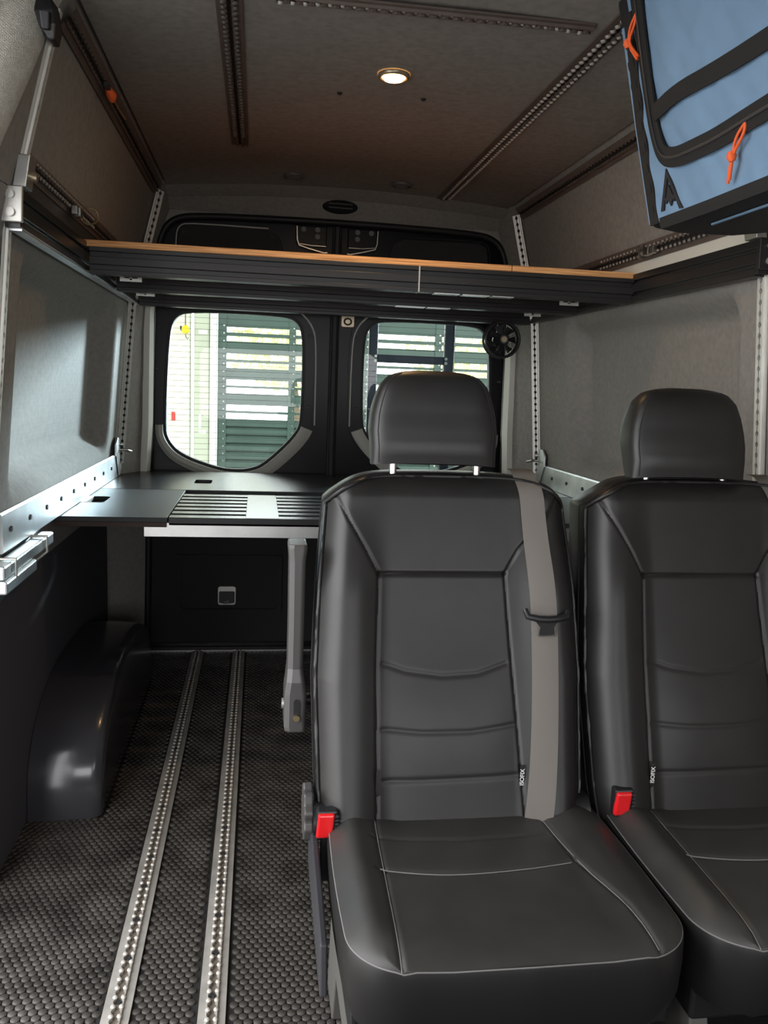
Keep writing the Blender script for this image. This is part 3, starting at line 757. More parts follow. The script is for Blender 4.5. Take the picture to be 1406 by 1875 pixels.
# ================================================================== CEILING FITTINGS
def dome(name, lab, x, y, lit):
    z = ceilz(x)-.001; r = thing(name, lab, 'light', (x, y, z), 'ceiling lamps')
    rim = []; n = 32
    for rr, dz in ((.040, 0), (.041, -.006), (.037, -.010), (.031, -.009), (.029, -.005)):
        rim.append([(x+rr*math.cos(2*PI*k/n), y+rr*math.sin(2*PI*k/n), z+dz) for k in range(n)])
    G().loft(rim, cap=False).obj('rim', 'lamp_rim' if lit else 'lamp_off', r, smooth=60)
    ln = []
    for rr, dz in ((.0305, -.006), (.024, -.013), (.012, -.017), (.001, -.0175)):
        ln.append([(x+rr*math.cos(2*PI*k/n), y+rr*math.sin(2*PI*k/n), z+dz) for k in range(n)])
    G().loft(ln).obj('lens', 'lamp_lens' if lit else 'lamp_off', r, smooth=60)
    if lit:
        l = bpy.data.lights.new('lamp_light', 'AREA'); l.shape = 'DISK'; l.size = .055; l.energy = 1.1; l.color = (1, .62, .28)
        o = bpy.data.objects.new('lamp_light', l); COL.objects.link(o); o.parent = r; o.location = (0, 0, -.024)
dome('ceiling_lamp', 'lit warm round ceiling lamp in the middle of the headliner', .325, 2.26, True)
dome('ceiling_lamp', 'unlit round ceiling lamp near the rear, left one', .118, 3.38, False)
dome('ceiling_lamp', 'unlit round ceiling lamp near the rear, right one', .535, 3.40, False)
for x, y, lab in ((.203, 2.43, 'small black screw in the headliner left of the lit lamp'), (.432, 2.42, 'small black screw in the headliner right of the lit lamp')):
    o = G().cyl((x, y, ceilz(x)), (x, y, ceilz(x)-.005), .008, 10, .005).obj('ceiling_screw', 'gasket'); tag(o, lab, 'screw', 'headliner screws')
r = thing('header_lamp', 'black oval lamp on the header above the rear doors', 'light', (.322, 3.67, 1.925))
el = lambda a, b, y, yo=0: [(.322+a*math.cos(t), y+yo*math.sin(t), 1.923+b*math.sin(t)) for t in np.linspace(0, 2*PI, 33)[:-1]]
G().loft([el(.076, .026, 3.690, -.018), el(.076, .026, 3.662, -.018), el(.066, .018, 3.652, -.018)]).obj('bezel', 'black_plastic', r, smooth=50)
for dz in (-.008, .007): G().box(.272, .372, 3.640-dz*.5, 3.655-dz*.5, 1.920+dz, 1.926+dz).obj('louvre', 'grey_plastic', r, bevel=.002)
# hook on the pillar
r = thing('coat_hook', 'black plastic coat hook at the top of the sliding door pillar', 'hook', (-.42, 1.84, 1.87))
hk = lambda P: [(-.414+(x+.42)*.62, 1.835+(y-1.83)*.7, 1.862+(z-1.86)*.68) for x, y, z in P]
G().loft([hk(q) for q in ([(-.452, 1.80, 1.915), (-.400, 1.80, 1.915), (-.396, 1.86, 1.915), (-.45, 1.86, 1.915)],
          [(-.455, 1.79, 1.875), (-.392, 1.785, 1.88), (-.388, 1.865, 1.88), (-.45, 1.865, 1.875)],
          [(-.435, 1.79, 1.835), (-.388, 1.785, 1.845), (-.385, 1.865, 1.845), (-.43, 1.865, 1.835)],
          [(-.415, 1.80, 1.805), (-.394, 1.795, 1.805), (-.392, 1.855, 1.805), (-.41, 1.855, 1.805)])]).obj('body', 'black_plastic', r, bevel=.003)
G().loft([hk(q) for q in ([(-.425, 1.775, 1.825), (-.405, 1.775, 1.825), (-.405, 1.79, 1.825), (-.425, 1.79, 1.825)], [(-.43, 1.770, 1.87), (-.402, 1.770, 1.87), (-.402, 1.79, 1.87), (-.43, 1.79, 1.87)])]).obj('tongue', 'dark_plastic', r, bevel=.002)

# small fan hung from the shelf
r = thing('clip_fan', 'small round black fan hanging below the shelf by the rear door', 'fan', (.976, 3.40, 1.398))
fcx, fcz = .976, 1.398
G().tube([(fcx+.070*math.cos(t), 3.400, fcz+.070*math.sin(t)) for t in np.linspace(0, 2*PI, 41)[:-1]], .006, 8, True).obj('front_ring', 'black_plastic', r, smooth=60)
G().tube([(fcx+.072*math.cos(t), 3.435, fcz+.072*math.sin(t)) for t in np.linspace(0, 2*PI, 41)[:-1]], .005, 8, True).obj('rear_ring', 'black_plastic', r, smooth=60)
cg = G()
for k in range(48):
    a = 2*PI*k/48
    cg.tube([(fcx+q*math.cos(a), yy, fcz+q*math.sin(a)) for q, yy in ((.017, 3.386), (.045, 3.383), (.066, 3.392), (.071, 3.405), (.072, 3.435))], .0013, 4)
cg.obj('cage_wires', 'black_plastic', r, kind='stuff')
for k in range(7):
    a = 2*PI*k/7; P = []
    for da, y0_ in ((-.28, 3.402), (.30, 3.424)):
        P.append([(fcx+q*math.cos(a+da*(.6+q*6)), y0_, fcz+q*math.sin(a+da*(.6+q*6))) for q in (.014, .032, .050, .060)])
    q0 = G(); q0.loft([[p, (p[0], p[1]+.002, p[2]), (p2[0], p2[1]+.002, p2[2]), p2] for p, p2 in zip(*P)])
    q0.obj('blade', 'dark_plastic', r, smooth=40)
hb = G().cyl((fcx, 3.380, fcz), (fcx, 3.43, fcz), .017, 20).obj('hub', 'grey_plastic', r, smooth=40)
G().cyl((fcx, 3.377, fcz), (fcx, 3.381, fcz), .0115, 20).obj('hub_badge', 'lamp_rim', hb, smooth=40)
G().cyl((fcx, 3.43, fcz), (fcx, 3.47, fcz), .032, 20, .026).obj('motor', 'black_plastic', r, smooth=40)
G().box(fcx-.012, fcx+.012, 3.44, 3.462, fcz+.02, 1.474).obj('arm', 'black_plastic', r, bevel=.003)

# ================================================================== SEATS
SX, SY = .372, 1.42
def seg_dist(px, pz, poly):
    d = np.full(px.shape, 9.)
    for (ax, az), (bx_, bz) in zip(poly[:-1], poly[1:]):
        ex, ez = bx_-ax, bz-az; L2 = ex*ex+ez*ez
        t = np.clip(((px-ax)*ex+(pz-az)*ez)/L2, 0, 1)
        d = np.minimum(d, np.hypot(px-ax-t*ex, pz-az-t*ez))
    return d
B_W = [(.385, .243), (.45, .250), (.65, .257), (.80, .251), (.90, .243), (1.03, .232)]
def back_xz(a, b):
    zt = 1.021-.050*np.abs(a)**7-.006*np.abs(a)**2; z = .372+b*(zt-.372)
    w = np.interp(z, [t[0] for t in B_W], [t[1] for t in B_W]); return a*w, z
B_SEAMS = {'left': [(-.147, .37), (-.146, .67), (-.141, .84)], 'right': [(.137, .37), (.122, .62), (.108, .84)], 'yoke': [(-.141, .84), (.108, .84)],
           'dl': [(-.141, .84), (-.165, .885), (-.228, .992)], 'dr': [(.108, .84), (.135, .887), (.222, .992)]}
B_STITCH = [[(-.135, .678), (-.09, .664), (-.02, .655), (.05, .659), (.105, .676)], [(-.137, .563), (-.06, .558), (.03, .558), (.118, .567)], [(-.138, .474), (0, .476), (.122, .478)]]
def back_y(x, z, a):
    y = 1.425+(z-.385)*.285+.010*np.sin((z-.4)*5.2)
    y = y-.022*np.exp(-((z-.56)/.13)**2)*np.exp(-(x/.13)**4)*.6
    bol = sstep(.115, .195, np.abs(x))*(1-sstep(.80, .97, z)*.7)
    y = y-.030*bol
    y = y+.050*np.clip((np.abs(a)-.80)/.20, 0, 1)**2.2
    y = y+.030*np.clip((z-.982)/.04, 0, 1)**2
    return y
def back_groove(x, z):
    g = np.zeros(x.shape)
    for k, p in B_SEAMS.items(): g = g+.0040*np.exp(-(seg_dist(x, z, p)/.0034)**2)
    for p in B_STITCH: g = g+.0016*np.exp(-(seg_dist(x, z, p)/.0045)**2)
    return g
def back_pt(x, z):
    x = np.asarray(x, float); z = np.asarray(z, float)
    w = np.interp(z, [t[0] for t in B_W], [t[1] for t in B_W]); return back_y(x, z, x/w)
def grid_parts(P, region, names, mats, root):
    """P[i][j]->(n,m,3) array, region (n-1,m-1) index -> one mesh per region"""
    n, m_ = P.shape[:2]; out = {}
    for k, nm in enumerate(names):
        I, J = np.nonzero(region == k)
        if len(I) == 0: continue
        ids = np.stack([I*m_+J, I*m_+J+1, (I+1)*m_+J+1, (I+1)*m_+J], 1); u, inv = np.unique(ids, return_inverse=True)
        g = G(); g.add(P.reshape(-1, 3)[u].tolist(), inv.reshape(-1, 4).tolist())
        out[k] = g.obj(nm, mats[k], root, smooth=180)
    return out
def make_seat(root):
    na, nb = 231, 281
    a = np.linspace(-1, 1, na); a = np.sign(a)*(1-(1-np.abs(a))**1.15); b = np.linspace(0, 1, nb)
    A, B = np.meshgrid(a, b); x, z = back_xz(A, B); y = back_y(x, z, A)+back_groove(x, z)
    P = np.stack([x+SX, y, z], -1)
    xc = (x[:-1, :-1]+x[1:, 1:])/2; zc = (z[:-1, :-1]+z[1:, 1:])/2
    xl = np.interp(zc, [.37, .67, .84, .885, .992, 1.05], [-.147, -.146, -.141, -.165, -.228, -.26]); xr = np.interp(zc, [.37, .62, .84, .887, .992, 1.05], [.137, .122, .108, .135, .222, .25])
    reg = np.where(xc < xl, 0, np.where(xc > xr, 1, np.where(zc > .84, 2, 3)))
    parts = grid_parts(P, reg, ['side_bolster', 'side_bolster', 'shoulder_panel', 'back_panel'], ['leather']*4, root)
    # side band and rear shell
    bnd = [P[i, 0] for i in range(nb)]+[P[-1, j] for j in range(1, na)]+[P[i, -1] for i in range(nb-2, -1, -1)]
    bnd = bnd[::4]+[bnd[-1]]
    c = np.array([SX, 0, .70]); loops = []
    for dx, dy in ((0, 0), (.004, .012), (.007, .040), (.005, .085), (-.010, .115)):
        l = []
        for p in bnd:
            d = np.array([p[0]-c[0], 0, p[2]-c[2]]); d[2] = d[2] if p[2] > .9 else 0; d /= (np.linalg.norm(d) or 1)
            l.append(tuple(p+d*dx+np.array([0, dy, 0])))
        loops.append(l)
    g = G().loft(loops, close=False, cap=False); n = len(bnd)
    g.add(loops[-1], [tuple(range(n))]); g.add(loops[0][:1]+loops[-1][:1]+loops[-1][-1:]+loops[0][-1:], [(0, 1, 2, 3)])
    sh = g.obj('back_shell', 'leather_side', root, smooth=60)
    G().tube([(p[0]+(.002 if p[0] > SX else -.002), p[1]-.001, p[2]+.001) for p in bnd], .0038, 6).obj('piping', 'leather_side', sh, smooth=60)
    off2 = [(p[0]+(.009 if p[0] > SX else -.009)*(1 if p[2] < .98 else .5), p[1]+.018, p[2]+(.006 if p[2] > .98 else 0)) for p in bnd]
    G().tube(off2, .0014, 5).obj('side_seam', 'seam_dark', sh, smooth=60)
    # cushion
    CX = SX+.022; na, nb = 201, 171
    a = np.linspace(-1, 1, na); bt = np.linspace(0, 1, nb); b = 1-(1-bt)**1.3
    A, B = np.meshgrid(a, b)
    def cw(b_):
        y = 1.475-b_*.440; r = .085; d = y-1.035
        base = .254+.006*np.sin(np.clip((1.475-y)/.44, 0, 1)*PI)
        return np.where(d < r, base-r+np.sqrt(np.clip(r*r-(r-d)**2, 0, None)), base), y
    w, y = cw(B); x = A*w
    y = y+.010*(1-np.abs(A)**2)*0-.012*(1-np.abs(x)/.28)*sstep(.6, 1, B)
    C_S = {'l': [(-.170, 1.48), (-.178, 1.34), (-.182, 1.213), (-.188, 1.02)], 'r': [(.138, 1.48), (.145, 1.263), (.178, 1.125), (.192, 1.02)]}
    C_T = [[(-.187, 1.258), (-.12, 1.240), (-.05, 1.233), (.06, 1.241), (.137, 1.254)], [(-.184, 1.36), (-.03, 1.345), (.130, 1.355)]]
    def cz(x, y, A, B):
        e = np.minimum((1-np.abs(A))*.28, np.abs(y-1.028)*1.0)
        z = .402+.016*(1-np.exp(-np.clip(e, 0, 1)/.022))
        z = z+(.016-.007*(x > 0))*sstep(.15, .215, np.abs(x+.02))*(1-sstep(.80, 1, np.abs(A)))*(sstep(1.03, 1.14, y))
        z = z-.012*sstep(1.25, 1.46, y)*(1-sstep(.12, .2, np.abs(x)))
        return z
    z = cz(x, y, A, B)
    for p in C_S.values(): z = z-.0045*np.exp(-(seg_dist(x, y, p)/.0042)**2)
    for p in C_T: z = z-.0035*np.exp(-(seg_dist(x, y, p)/.006)**2)
    P = np.stack([x+CX, y, z], -1)
    xc = (x[:-1, :-1]+x[1:, 1:])/2; yc = (y[:-1, :-1]+y[1:, 1:])/2
    xl = np.interp(-yc, [-t[1] for t in C_S['l']], [t[0] for t in C_S['l']]); xr = np.interp(-yc, [-t[1] for t in C_S['r']], [t[0] for t in C_S['r']])
    reg = np.where(xc < xl, 0, np.where(xc > xr, 1, 2))
    cp = grid_parts(P, reg, ['cushion_bolster', 'cushion_bolster', 'cushion_panel'], ['leather_cushion']*3, root)
    def zat(u, v): return float(cz(np.array(u), np.array(v), np.array(u/.28), np.array(0.)))
    G().tube([(CX+u, v, zat(u, v)-.0022) for u, v in chaikin(C_T[0], 2, False)], .0011, 5).obj('stitching', 'thread', cp[2], smooth=60)
    for kk, p in enumerate(C_S.values()):
        q = [s_ for s_ in chaikin(p, 2, False) if s_[1] > 1.030]
        G().tube([(CX+u, v, zat(u, v)-.0030) for u, v in q], .0010, 5).obj('stitching', 'thread', cp[kk], smooth=60)
    bnd = [P[i, 0] for i in range(nb)]+[P[-1, j] for j in range(1, na)]+[P[i, -1] for i in range(nb-2, -1, -1)]
    bnd = bnd[::3]+[bnd[-1]]; loops = []; c = np.array([CX, 1.27])
    for dx, dz in ((0, 0), (.003, -.010), (.004, -.040), (.001, -.085), (-.012, -.118)):
        l = []
        for p in bnd:
            d = p[:2]-c; d = np.array([math.copysign(1, d[0])*min(1, (abs(d[0])/.26)**4), -1. if p[1] < 1.12 else 0.]); d /= (np.linalg.norm(d) or 1)
            l.append((p[0]+d[0]*dx, p[1]+d[1]*dx, p[2]+dz))
        loops.append(l)
    g = G().loft(loops, close=False, cap=False); n = len(bnd); g.add(loops[-1], [tuple(range(n))]); g.add([loops[0][0], loops[-1][0], loops[-1][-1], loops[0][-1]], [(0, 1, 2, 3)])
    sk = g.obj('cushion_skirt', 'leather_side', root, smooth=60)
    G().tube([(p[0], p[1], p[2]-.001) for p in bnd], .0012, 5).obj('edge_stitching', 'thread', sk, smooth=60)
    # seat pan and legs
    G().box(SX-.225, SX+.27, 1.10, 1.50, .235, .292).obj('seat_pan', 'black_plastic', root, bevel=.006)
    for lx in (SX-.20, SX+.235):
        G().prism([(1.12, .235), (1.50, .235), (1.54, .03), (1.54, 0), (1.44, 0), (1.40, .12), (1.22, .12), (1.16, 0), (1.06, 0), (1.06, .03)], 'x', lx-.016, lx+.016).obj('leg', 'bolt_grey', root, bevel=.003)
    G().box(SX-.195, SX+.23, 1.475, 1.50, .05, .235).obj('rear_brace', 'aluminium', root, bevel=.003)
    # seat belt: webbing down the right bolster
    path = [(.158, 1.036, .055), (.158, 1.034, .02), (.160, 1.012, None), (.163, .97, None), (.168, .90, None), (.174, .84, None), (.178, .77, None), (.177, .66, None), (.172, .55, None), (.164, .46, None), (.155, .40, None), (.150, .375, None)]
    Lp = []
    for u, v, dy in chaikin([(p[0], p[1], p[2] if p[2] is not None else -.001) for p in path], 2, False):
        yb = float(back_pt(u, min(v, 1.02)))
        Lp.append((u, v, yb+max(dy, 0) if v > 1.02 else yb))
    g = G(); loops = []
    for u, v, yb in Lp:
        w = .0235; yl = min(float(back_pt(u-w, min(v, 1.02))), yb+.012); yr = min(float(back_pt(u+w, min(v, 1.02))), yb+.012)
        e = .0045 if v < 1.02 else .003
        if v > 1.02: yl = yr = yb
        loops.append([(SX+u-w, yl-e, v), (SX+u, yb-e-.001, v), (SX+u+w, yr-e, v), (SX+u+w, yr-e+.0018, v), (SX+u, yb-e+.0008, v), (SX+u-w, yl-e+.0018, v)])
    bl = g.loft(loops).obj('seat_belt', 'belt', root, smooth=50)
    tz = .772; ty = float(back_pt(.178, tz))-.012
    G().tube([(SX+.136, ty+.004, tz+.012), (SX+.140, ty-.004, tz), (SX+.160, ty-.008, tz-.004), (SX+.178, ty-.009, tz-.005), (SX+.198, ty-.008, tz-.004), (SX+.218, ty-.002, tz-.001), (SX+.221, ty+.004, tz+.008)], [.005, .0065, .0068, .007, .0068, .0065, .005], 10).obj('belt_tongue', 'black_plastic', bl, smooth=60)
    G().loft([[(SX+.152, ty-.006, tz-.006), (SX+.202, ty-.006, tz-.006), (SX+.202, ty-.001, tz-.006), (SX+.152, ty-.001, tz-.006)], [(SX+.165, ty-.006, tz-.020), (SX+.193, ty-.006, tz-.020), (SX+.193, ty-.001, tz-.020), (SX+.165, ty-.001, tz-.020)],
              [(SX+.164, ty-.006, tz-.036), (SX+.194, ty-.006, tz-.036), (SX+.194, ty-.001, tz-.036), (SX+.164, ty-.001, tz-.036)]]).obj('tongue_body', 'black_plastic', bl, bevel=.001)
    G().tube([(SX+.164, ty-.006, tz-.020), (SX+.162, ty-.006, tz-.038), (SX+.195, ty-.006, tz-.038), (SX+.194, ty-.006, tz-.020)], .0016, 6).obj('tongue_loop', 'steel', bl, smooth=60)
    # child-seat anchor tags with printed lettering
    for u, v in ((.1265, .476), (-.148, .476)):
        yb = float(back_pt(u, v))
        tg = G().box(SX+u-.001, SX+u+.0085, yb-.0040, yb-.0028, v-.026, v+.024).obj('anchor_tag', 'black_webbing', root)
        cu = bpy.data.curves.new('txt', 'FONT'); cu.body = 'ISOFIX'; cu.size = .0112; cu.align_x = 'CENTER'; cu.align_y = 'CENTER'; cu.offset = .0002
        to = bpy.data.objects.new('tmp', cu); COL.objects.link(to)
        dg = bpy.context.evaluated_depsgraph_get(); me = bpy.data.meshes.new_from_object(to.evaluated_get(dg)); bpy.data.objects.remove(to)
        me.materials.append(MATS['white_print'])
        o = bpy.data.objects.new('tag_lettering', me); COL.objects.link(o); o.parent = tg
        base = WL[root.name]
        # text x -> world +z, text y -> world -x, facing -y
        o.matrix_local = Matrix(((0, -1, 0, SX+u+.0035-base.x), (0, 0, -1, yb-.0046-base.y), (1, 0, 0, v-base.z), (0, 0, 0, 1)))
        WL[o.name] = base
def seat_extras(root):
    # side shield with pale edge
    sd = G().prism([(1.16, .27), (1.49, .30), (1.50, .40), (1.40, .385), (1.18, .345)], 'x', SX-.266, SX-.254).obj('side_shield', 'dark_plastic', root, bevel=.003)
    G().cyl((SX-.262, 1.455, .40), (SX-.22, 1.455, .40), .035, 20).obj('hinge', 'black_plastic', root, smooth=40)
    G().cyl((SX+.262, 1.455, .40), (SX+.22, 1.455, .40), .035, 20).obj('hinge', 'black_plastic', root, smooth=40)
    # recliner wheel
    kp = []; n = 60
    for k in range(n):
        t = 2*PI*k/n; rr = .048+.0045*math.cos(9*t); kp.append((1.478+rr*math.cos(t), .408+rr*math.sin(t)))
    G().prism(kp, 'x', SX-.279, SX-.262).obj('recliner_wheel', 'grey_plastic', root, bevel=.003)
def buckle(root, sx, x, z):
    c = Vector((x, 1.41, z)); g = G().box(x-.0185, x+.0185, 1.408, 1.432, z-.028, z+.026)
    bo = g.obj('buckle', 'black_plastic', root, bevel=.004)
    G().loft([[(x-.0200, 1.404, z-.023), (x+.0090, 1.404, z-.023), (x+.0090, 1.415, z-.023), (x-.0200, 1.415, z-.023)],
              [(x-.0165, 1.402, z+.021), (x+.0125, 1.402, z+.021), (x+.0125, 1.415, z+.024), (x-.0165, 1.415, z+.024)]]).obj('release_button', 'red_button', bo, bevel=.003)
    for k in range(6): G().box(x+.0135, x+.0195, 1.405, 1.409, z-.020+k*.007, z-.0165+k*.007).obj('buckle_rib', 'dark_plastic', bo)
    G().box(x-.010, x+.014, 1.425, 1.436, z-.12, z-.02).obj('buckle_stalk', 'dark_plastic', root, bevel=.003)
def headrest(root, dz, posts=True):
    cx, y0 = SX-.030, 1.585
    W_ = [(0, .124), (.03, .1245), (.06, .127), (.095, .124), (.125, .116), (.15, .106), (.166, .090), (.174, .070), (.178, .035)]
    D_ = [(0, .030), (.03, .046), (.07, .050), (.12, .046), (.15, .038), (.168, .026), (.178, .008)]
    z0 = 1.049+dz; lv = [0, .006, .015, .03, .045, .06, .075, .09, .105, .12, .135, .148, .158, .166, .171, .175, .1775, .178]; loops = []
    def sec(h, sc=1.):
        w = lerp_tab(W_, h)*sc; d = lerp_tab(D_, h)*sc; yc = y0+.052+h*.16+.012*math.sin(h/.178*PI); out = []
        for k in range(56):
            t = 2*PI*k/56; c, s_ = math.cos(t), math.sin(t)
            px = w*math.copysign(abs(c)**.32, c); py = d*math.copysign(abs(s_)**.50, s_)
            if s_ < 0: py += .010*(1-(px/w)**2)*-1*.6
            out.append((SX-.030+px, yc+py, z0+h-.006*(abs(px)/w)**3*(1 if h < .02 else 0)))
        return out
    for h in lv: loops.append(sec(h))
    hd = G().loft(loops).obj('headrest', 'leather', root, smooth=70)
    # gusset seams either side
    for s_ in (-1, 1):
        pt = []
        for h in lv[:-3]:
            w = lerp_tab(W_, h)*.93; d = lerp_tab(D_, h); yc = y0+.052+h*.16+.012*math.sin(h/.178*PI)
            pt.append((SX-.030+s_*(w-.004), yc-d*.80-.002, z0+h))
        G().tube(pt, .0016, 5).obj('gusset_seam', 'seam_dark', hd, smooth=60)
    if posts:
        for px in (-.085, .085):
            G().cyl((SX-.022+px, 1.650, .98), (SX-.022+px, 1.652, z0+.02), .0075, 14).obj('headrest_post', 'steel', root, smooth=40)
def armrest(root):
    x0, x1 = SX-.312, SX-.273
    P = [(1.575, .893), (1.640, .893), (1.652, .885), (1.650, .62), (1.655, .58), (1.650, .535), (1.635, .525), (1.580, .525), (1.566, .535), (1.562, .575), (1.566, .62), (1.570, .88)]
    ar = G()
    V0 = []
    lo = [(.525, .000, .041), (.535, -.002, .043), (.60, -.002, .043), (.625, .001, .036), (.65, .003, .030), (.75, .003, .030), (.86, .002, .031), (.885, .000, .036), (.893, .001, .034)]
    loops = []
    for z, dx, w in lo:
        ya = 1.560 if z < .63 else 1.566; yb = 1.640
        loops.append([(x0+dx, ya+.006, z), (x0+dx+.010, ya, z), (x0+dx+w-.006, ya, z), (x0+dx+w, ya+.006, z), (x0+dx+w, yb-.004, z), (x0+dx+w-.004, yb, z), (x0+dx+.004, yb, z), (x0+dx, yb-.004, z)])
    a_ = ar.loft(loops).obj('armrest', 'grey_plastic', root, bevel=.003)
    G().prism(rrect(x0+.016, x0+.027, .548, .592, .005), 'y', 1.5575, 1.562).obj('armrest_slot', 'gasket', a_)
    G().cyl((x0+.0215, 1.553, .556), (x0+.0215, 1.560, .556), .0062, 14).obj('armrest_screw', 'brass', a_, smooth=40)
    G().cyl((x1-.002, 1.605, .575), (SX-.245, 1.605, .575), .012, 14).obj('armrest_pivot', 'black_plastic', root, smooth=40)
    G().cyl((x0-.006, 1.600, .57), (x0, 1.600, .57), .010, 14).obj('pivot_cap', 'steel_bracket', a_, smooth=40)

seatA = thing('passenger_seat', 'black leather passenger seat with raised headrest and armrest, beside the aisle', 'seat', (SX, 1.27, 0), 'rear passenger seats')
make_seat(seatA)
SHIFT = .532
def copy_tree(o, parent):
    c = o.copy(); COL.objects.link(c); c.parent = parent; WL[c.name] = WL[o.name]
    for ch in list(o.children): copy_tree(ch, c)
    return c
seatB = copy_tree(seatA, None)
seatB.location.x += SHIFT; seatB['label'] = 'black leather passenger seat with lowered headrest, next to the right wall'
for ch in list(seatA.children):                            # the aisle seat's left tag shows only its edge
    if ch.name.startswith('anchor_tag') and min(v.co.x for v in ch.data.vertices) < 0:
        for t_ in list(ch.children): bpy.data.objects.remove(t_)
headrest(seatA, 0); armrest(seatA); seat_extras(seatA); buckle(seatA, SX, .1335, .415)
hb_root = thing('tmp_seat', 'x', 'x', (SX, 1.27, 0)); headrest(hb_root, -.0145); buckle(hb_root, SX, .692-SHIFT, .436)
for ch in list(hb_root.children): ch.parent = seatB
bpy.data.objects.remove(hb_root)

# ================================================================== BLUE BAG
BA = Vector((.80, 0, 1.54)); BT = Vector((.69, 0, 1.97)); BU = (BT-BA).normalized(); BN = Vector((BU.z*-1, 0, BU.x)); BN = Vector((-abs(BU.z), 0, -abs(BU.x)))
def bp_(y, h, o=0.): return Vector((BA.x, y, BA.z))+BU*h+BN*o
bag = thing('gear_bag', 'blue canvas gear bag with black trim hanging at the upper right', 'bag', (.95, 1.4, 1.75))
sec = [(.80, 1.541), (.69, 1.968), (1.00, 1.955), (1.09, 1.80), (1.115, 1.62), (1.10, 1.552), (.98, 1.535), (.86, 1.533)]
loops = []
for y, sh in ((1.737, .985), (1.725, 1.), (1.5, 1.005), (1.2, 1.005), (.96, 1.), (.945, .985)):
    loops.append([(.92+(x-.92)*sh, y, 1.74+(z-1.74)*sh) for x, z in sec])
G().loft(loops).obj('body', 'black_canvas', bag, bevel=.010, seg=3)
def ribbon(path, width, off, thick, name, m, parent, n=None):
    q = path; loops = []
    for i, (y, h) in enumerate(q):
        a = q[max(i-1, 0)]; b = q[min(i+1, len(q)-1)]; t = (b[0]-a[0], b[1]-a[1]); l = math.hypot(*t); nx, nh = -t[1]/l, t[0]/l
        w = width/2
        loops.append([bp_(y+nx*w, h+nh*w, off), bp_(y+nx*w, h+nh*w, off+thick), bp_(y, h, off+thick*1.25), bp_(y-nx*w, h-nh*w, off+thick), bp_(y-nx*w, h-nh*w, off)])
    return G().loft(loops).obj(name, m, parent, smooth=40)
# blue face
ys = np.linspace(.965, 1.682, 60); hs = np.linspace(.004, .425, 40); V = []; F = []
for h in hs:
    for y in ys:
        pk = sstep(1.635, 1.56, y)*sstep(.10, .17, h) if True else 0
        wr = .0016*math.sin(y*60+h*35)*math.sin(h*48+1.3*math.sin(y*22))+.0012*math.sin(y*110-h*70)
        V.append(bp_(y, h, .0045+.008*float(pk)+wr*(1 if h < .43 else 0)))
n = len(ys)
for i in range(len(hs)-1):
    for j in range(n-1): F.append((i*n+j, i*n+j+1, (i+1)*n+j+1, (i+1)*n+j))
face = G().add(V, F).obj('blue_panel', 'blue_canvas', bag, smooth=180)
ribbon([(1.7235, .006), (1.722, .20), (1.717, .385)], .010, .000, .0035, 'blue_edge', 'blue_canvas', bag)
ms = ribbon([(1.700, .002), (1.699, .20), (1.684, .40)], .034, .002, .005, 'daisy_chain_strip', 'black_webbing', bag)
for k in range(9):
    h = .03+k*.040
    ribbon([(1.711-.0005*k, h), (1.690-.0009*k, h+.002)], .016, .0055, .003, 'webbing_loop', 'black_webbing', ms)
ribbon([(1.648, .425), (1.650, .33), (1.645, .24), (1.640, .17)], .0 or .020, .006, .004, 'edge_binding', 'black_webbing', bag)
zp = chaikin([(1.625, .425), (1.632, .33), (1.634, .227), (1.632, .165), (1.618, .118), (1.570, .103), (1.50, .100), (1.42, .098), (1.30, .104), (1.13, .108), (.97, .11)], 3, False)
zb = ribbon(zp, .036, .0105, .004, 'zip_band', 'black_webbing', bag)
ribbon(zp, .005, .0150, .003, 'zip_teeth', 'dark_plastic', zb)
ribbon(chaikin([(1.612, .195), (1.52, .205), (1.40, .197), (1.27, .193), (.97, .19)], 2, False), .030, .0185, .004, 'handle_strap', 'black_webbing', bag)
ribbon([(1.675, .000), (1.50, -.002), (1.2, -.002), (.97, 0)], .022, .003, .004, 'bottom_binding', 'black_webbing', bag)
g = G(); g.tube([(.865-.02*0, y, 1.529) for y in (1.60, 1.4, 1.0)], .0028, 6); g.obj('bottom_piping', 'blue_canvas', bag, smooth=60)
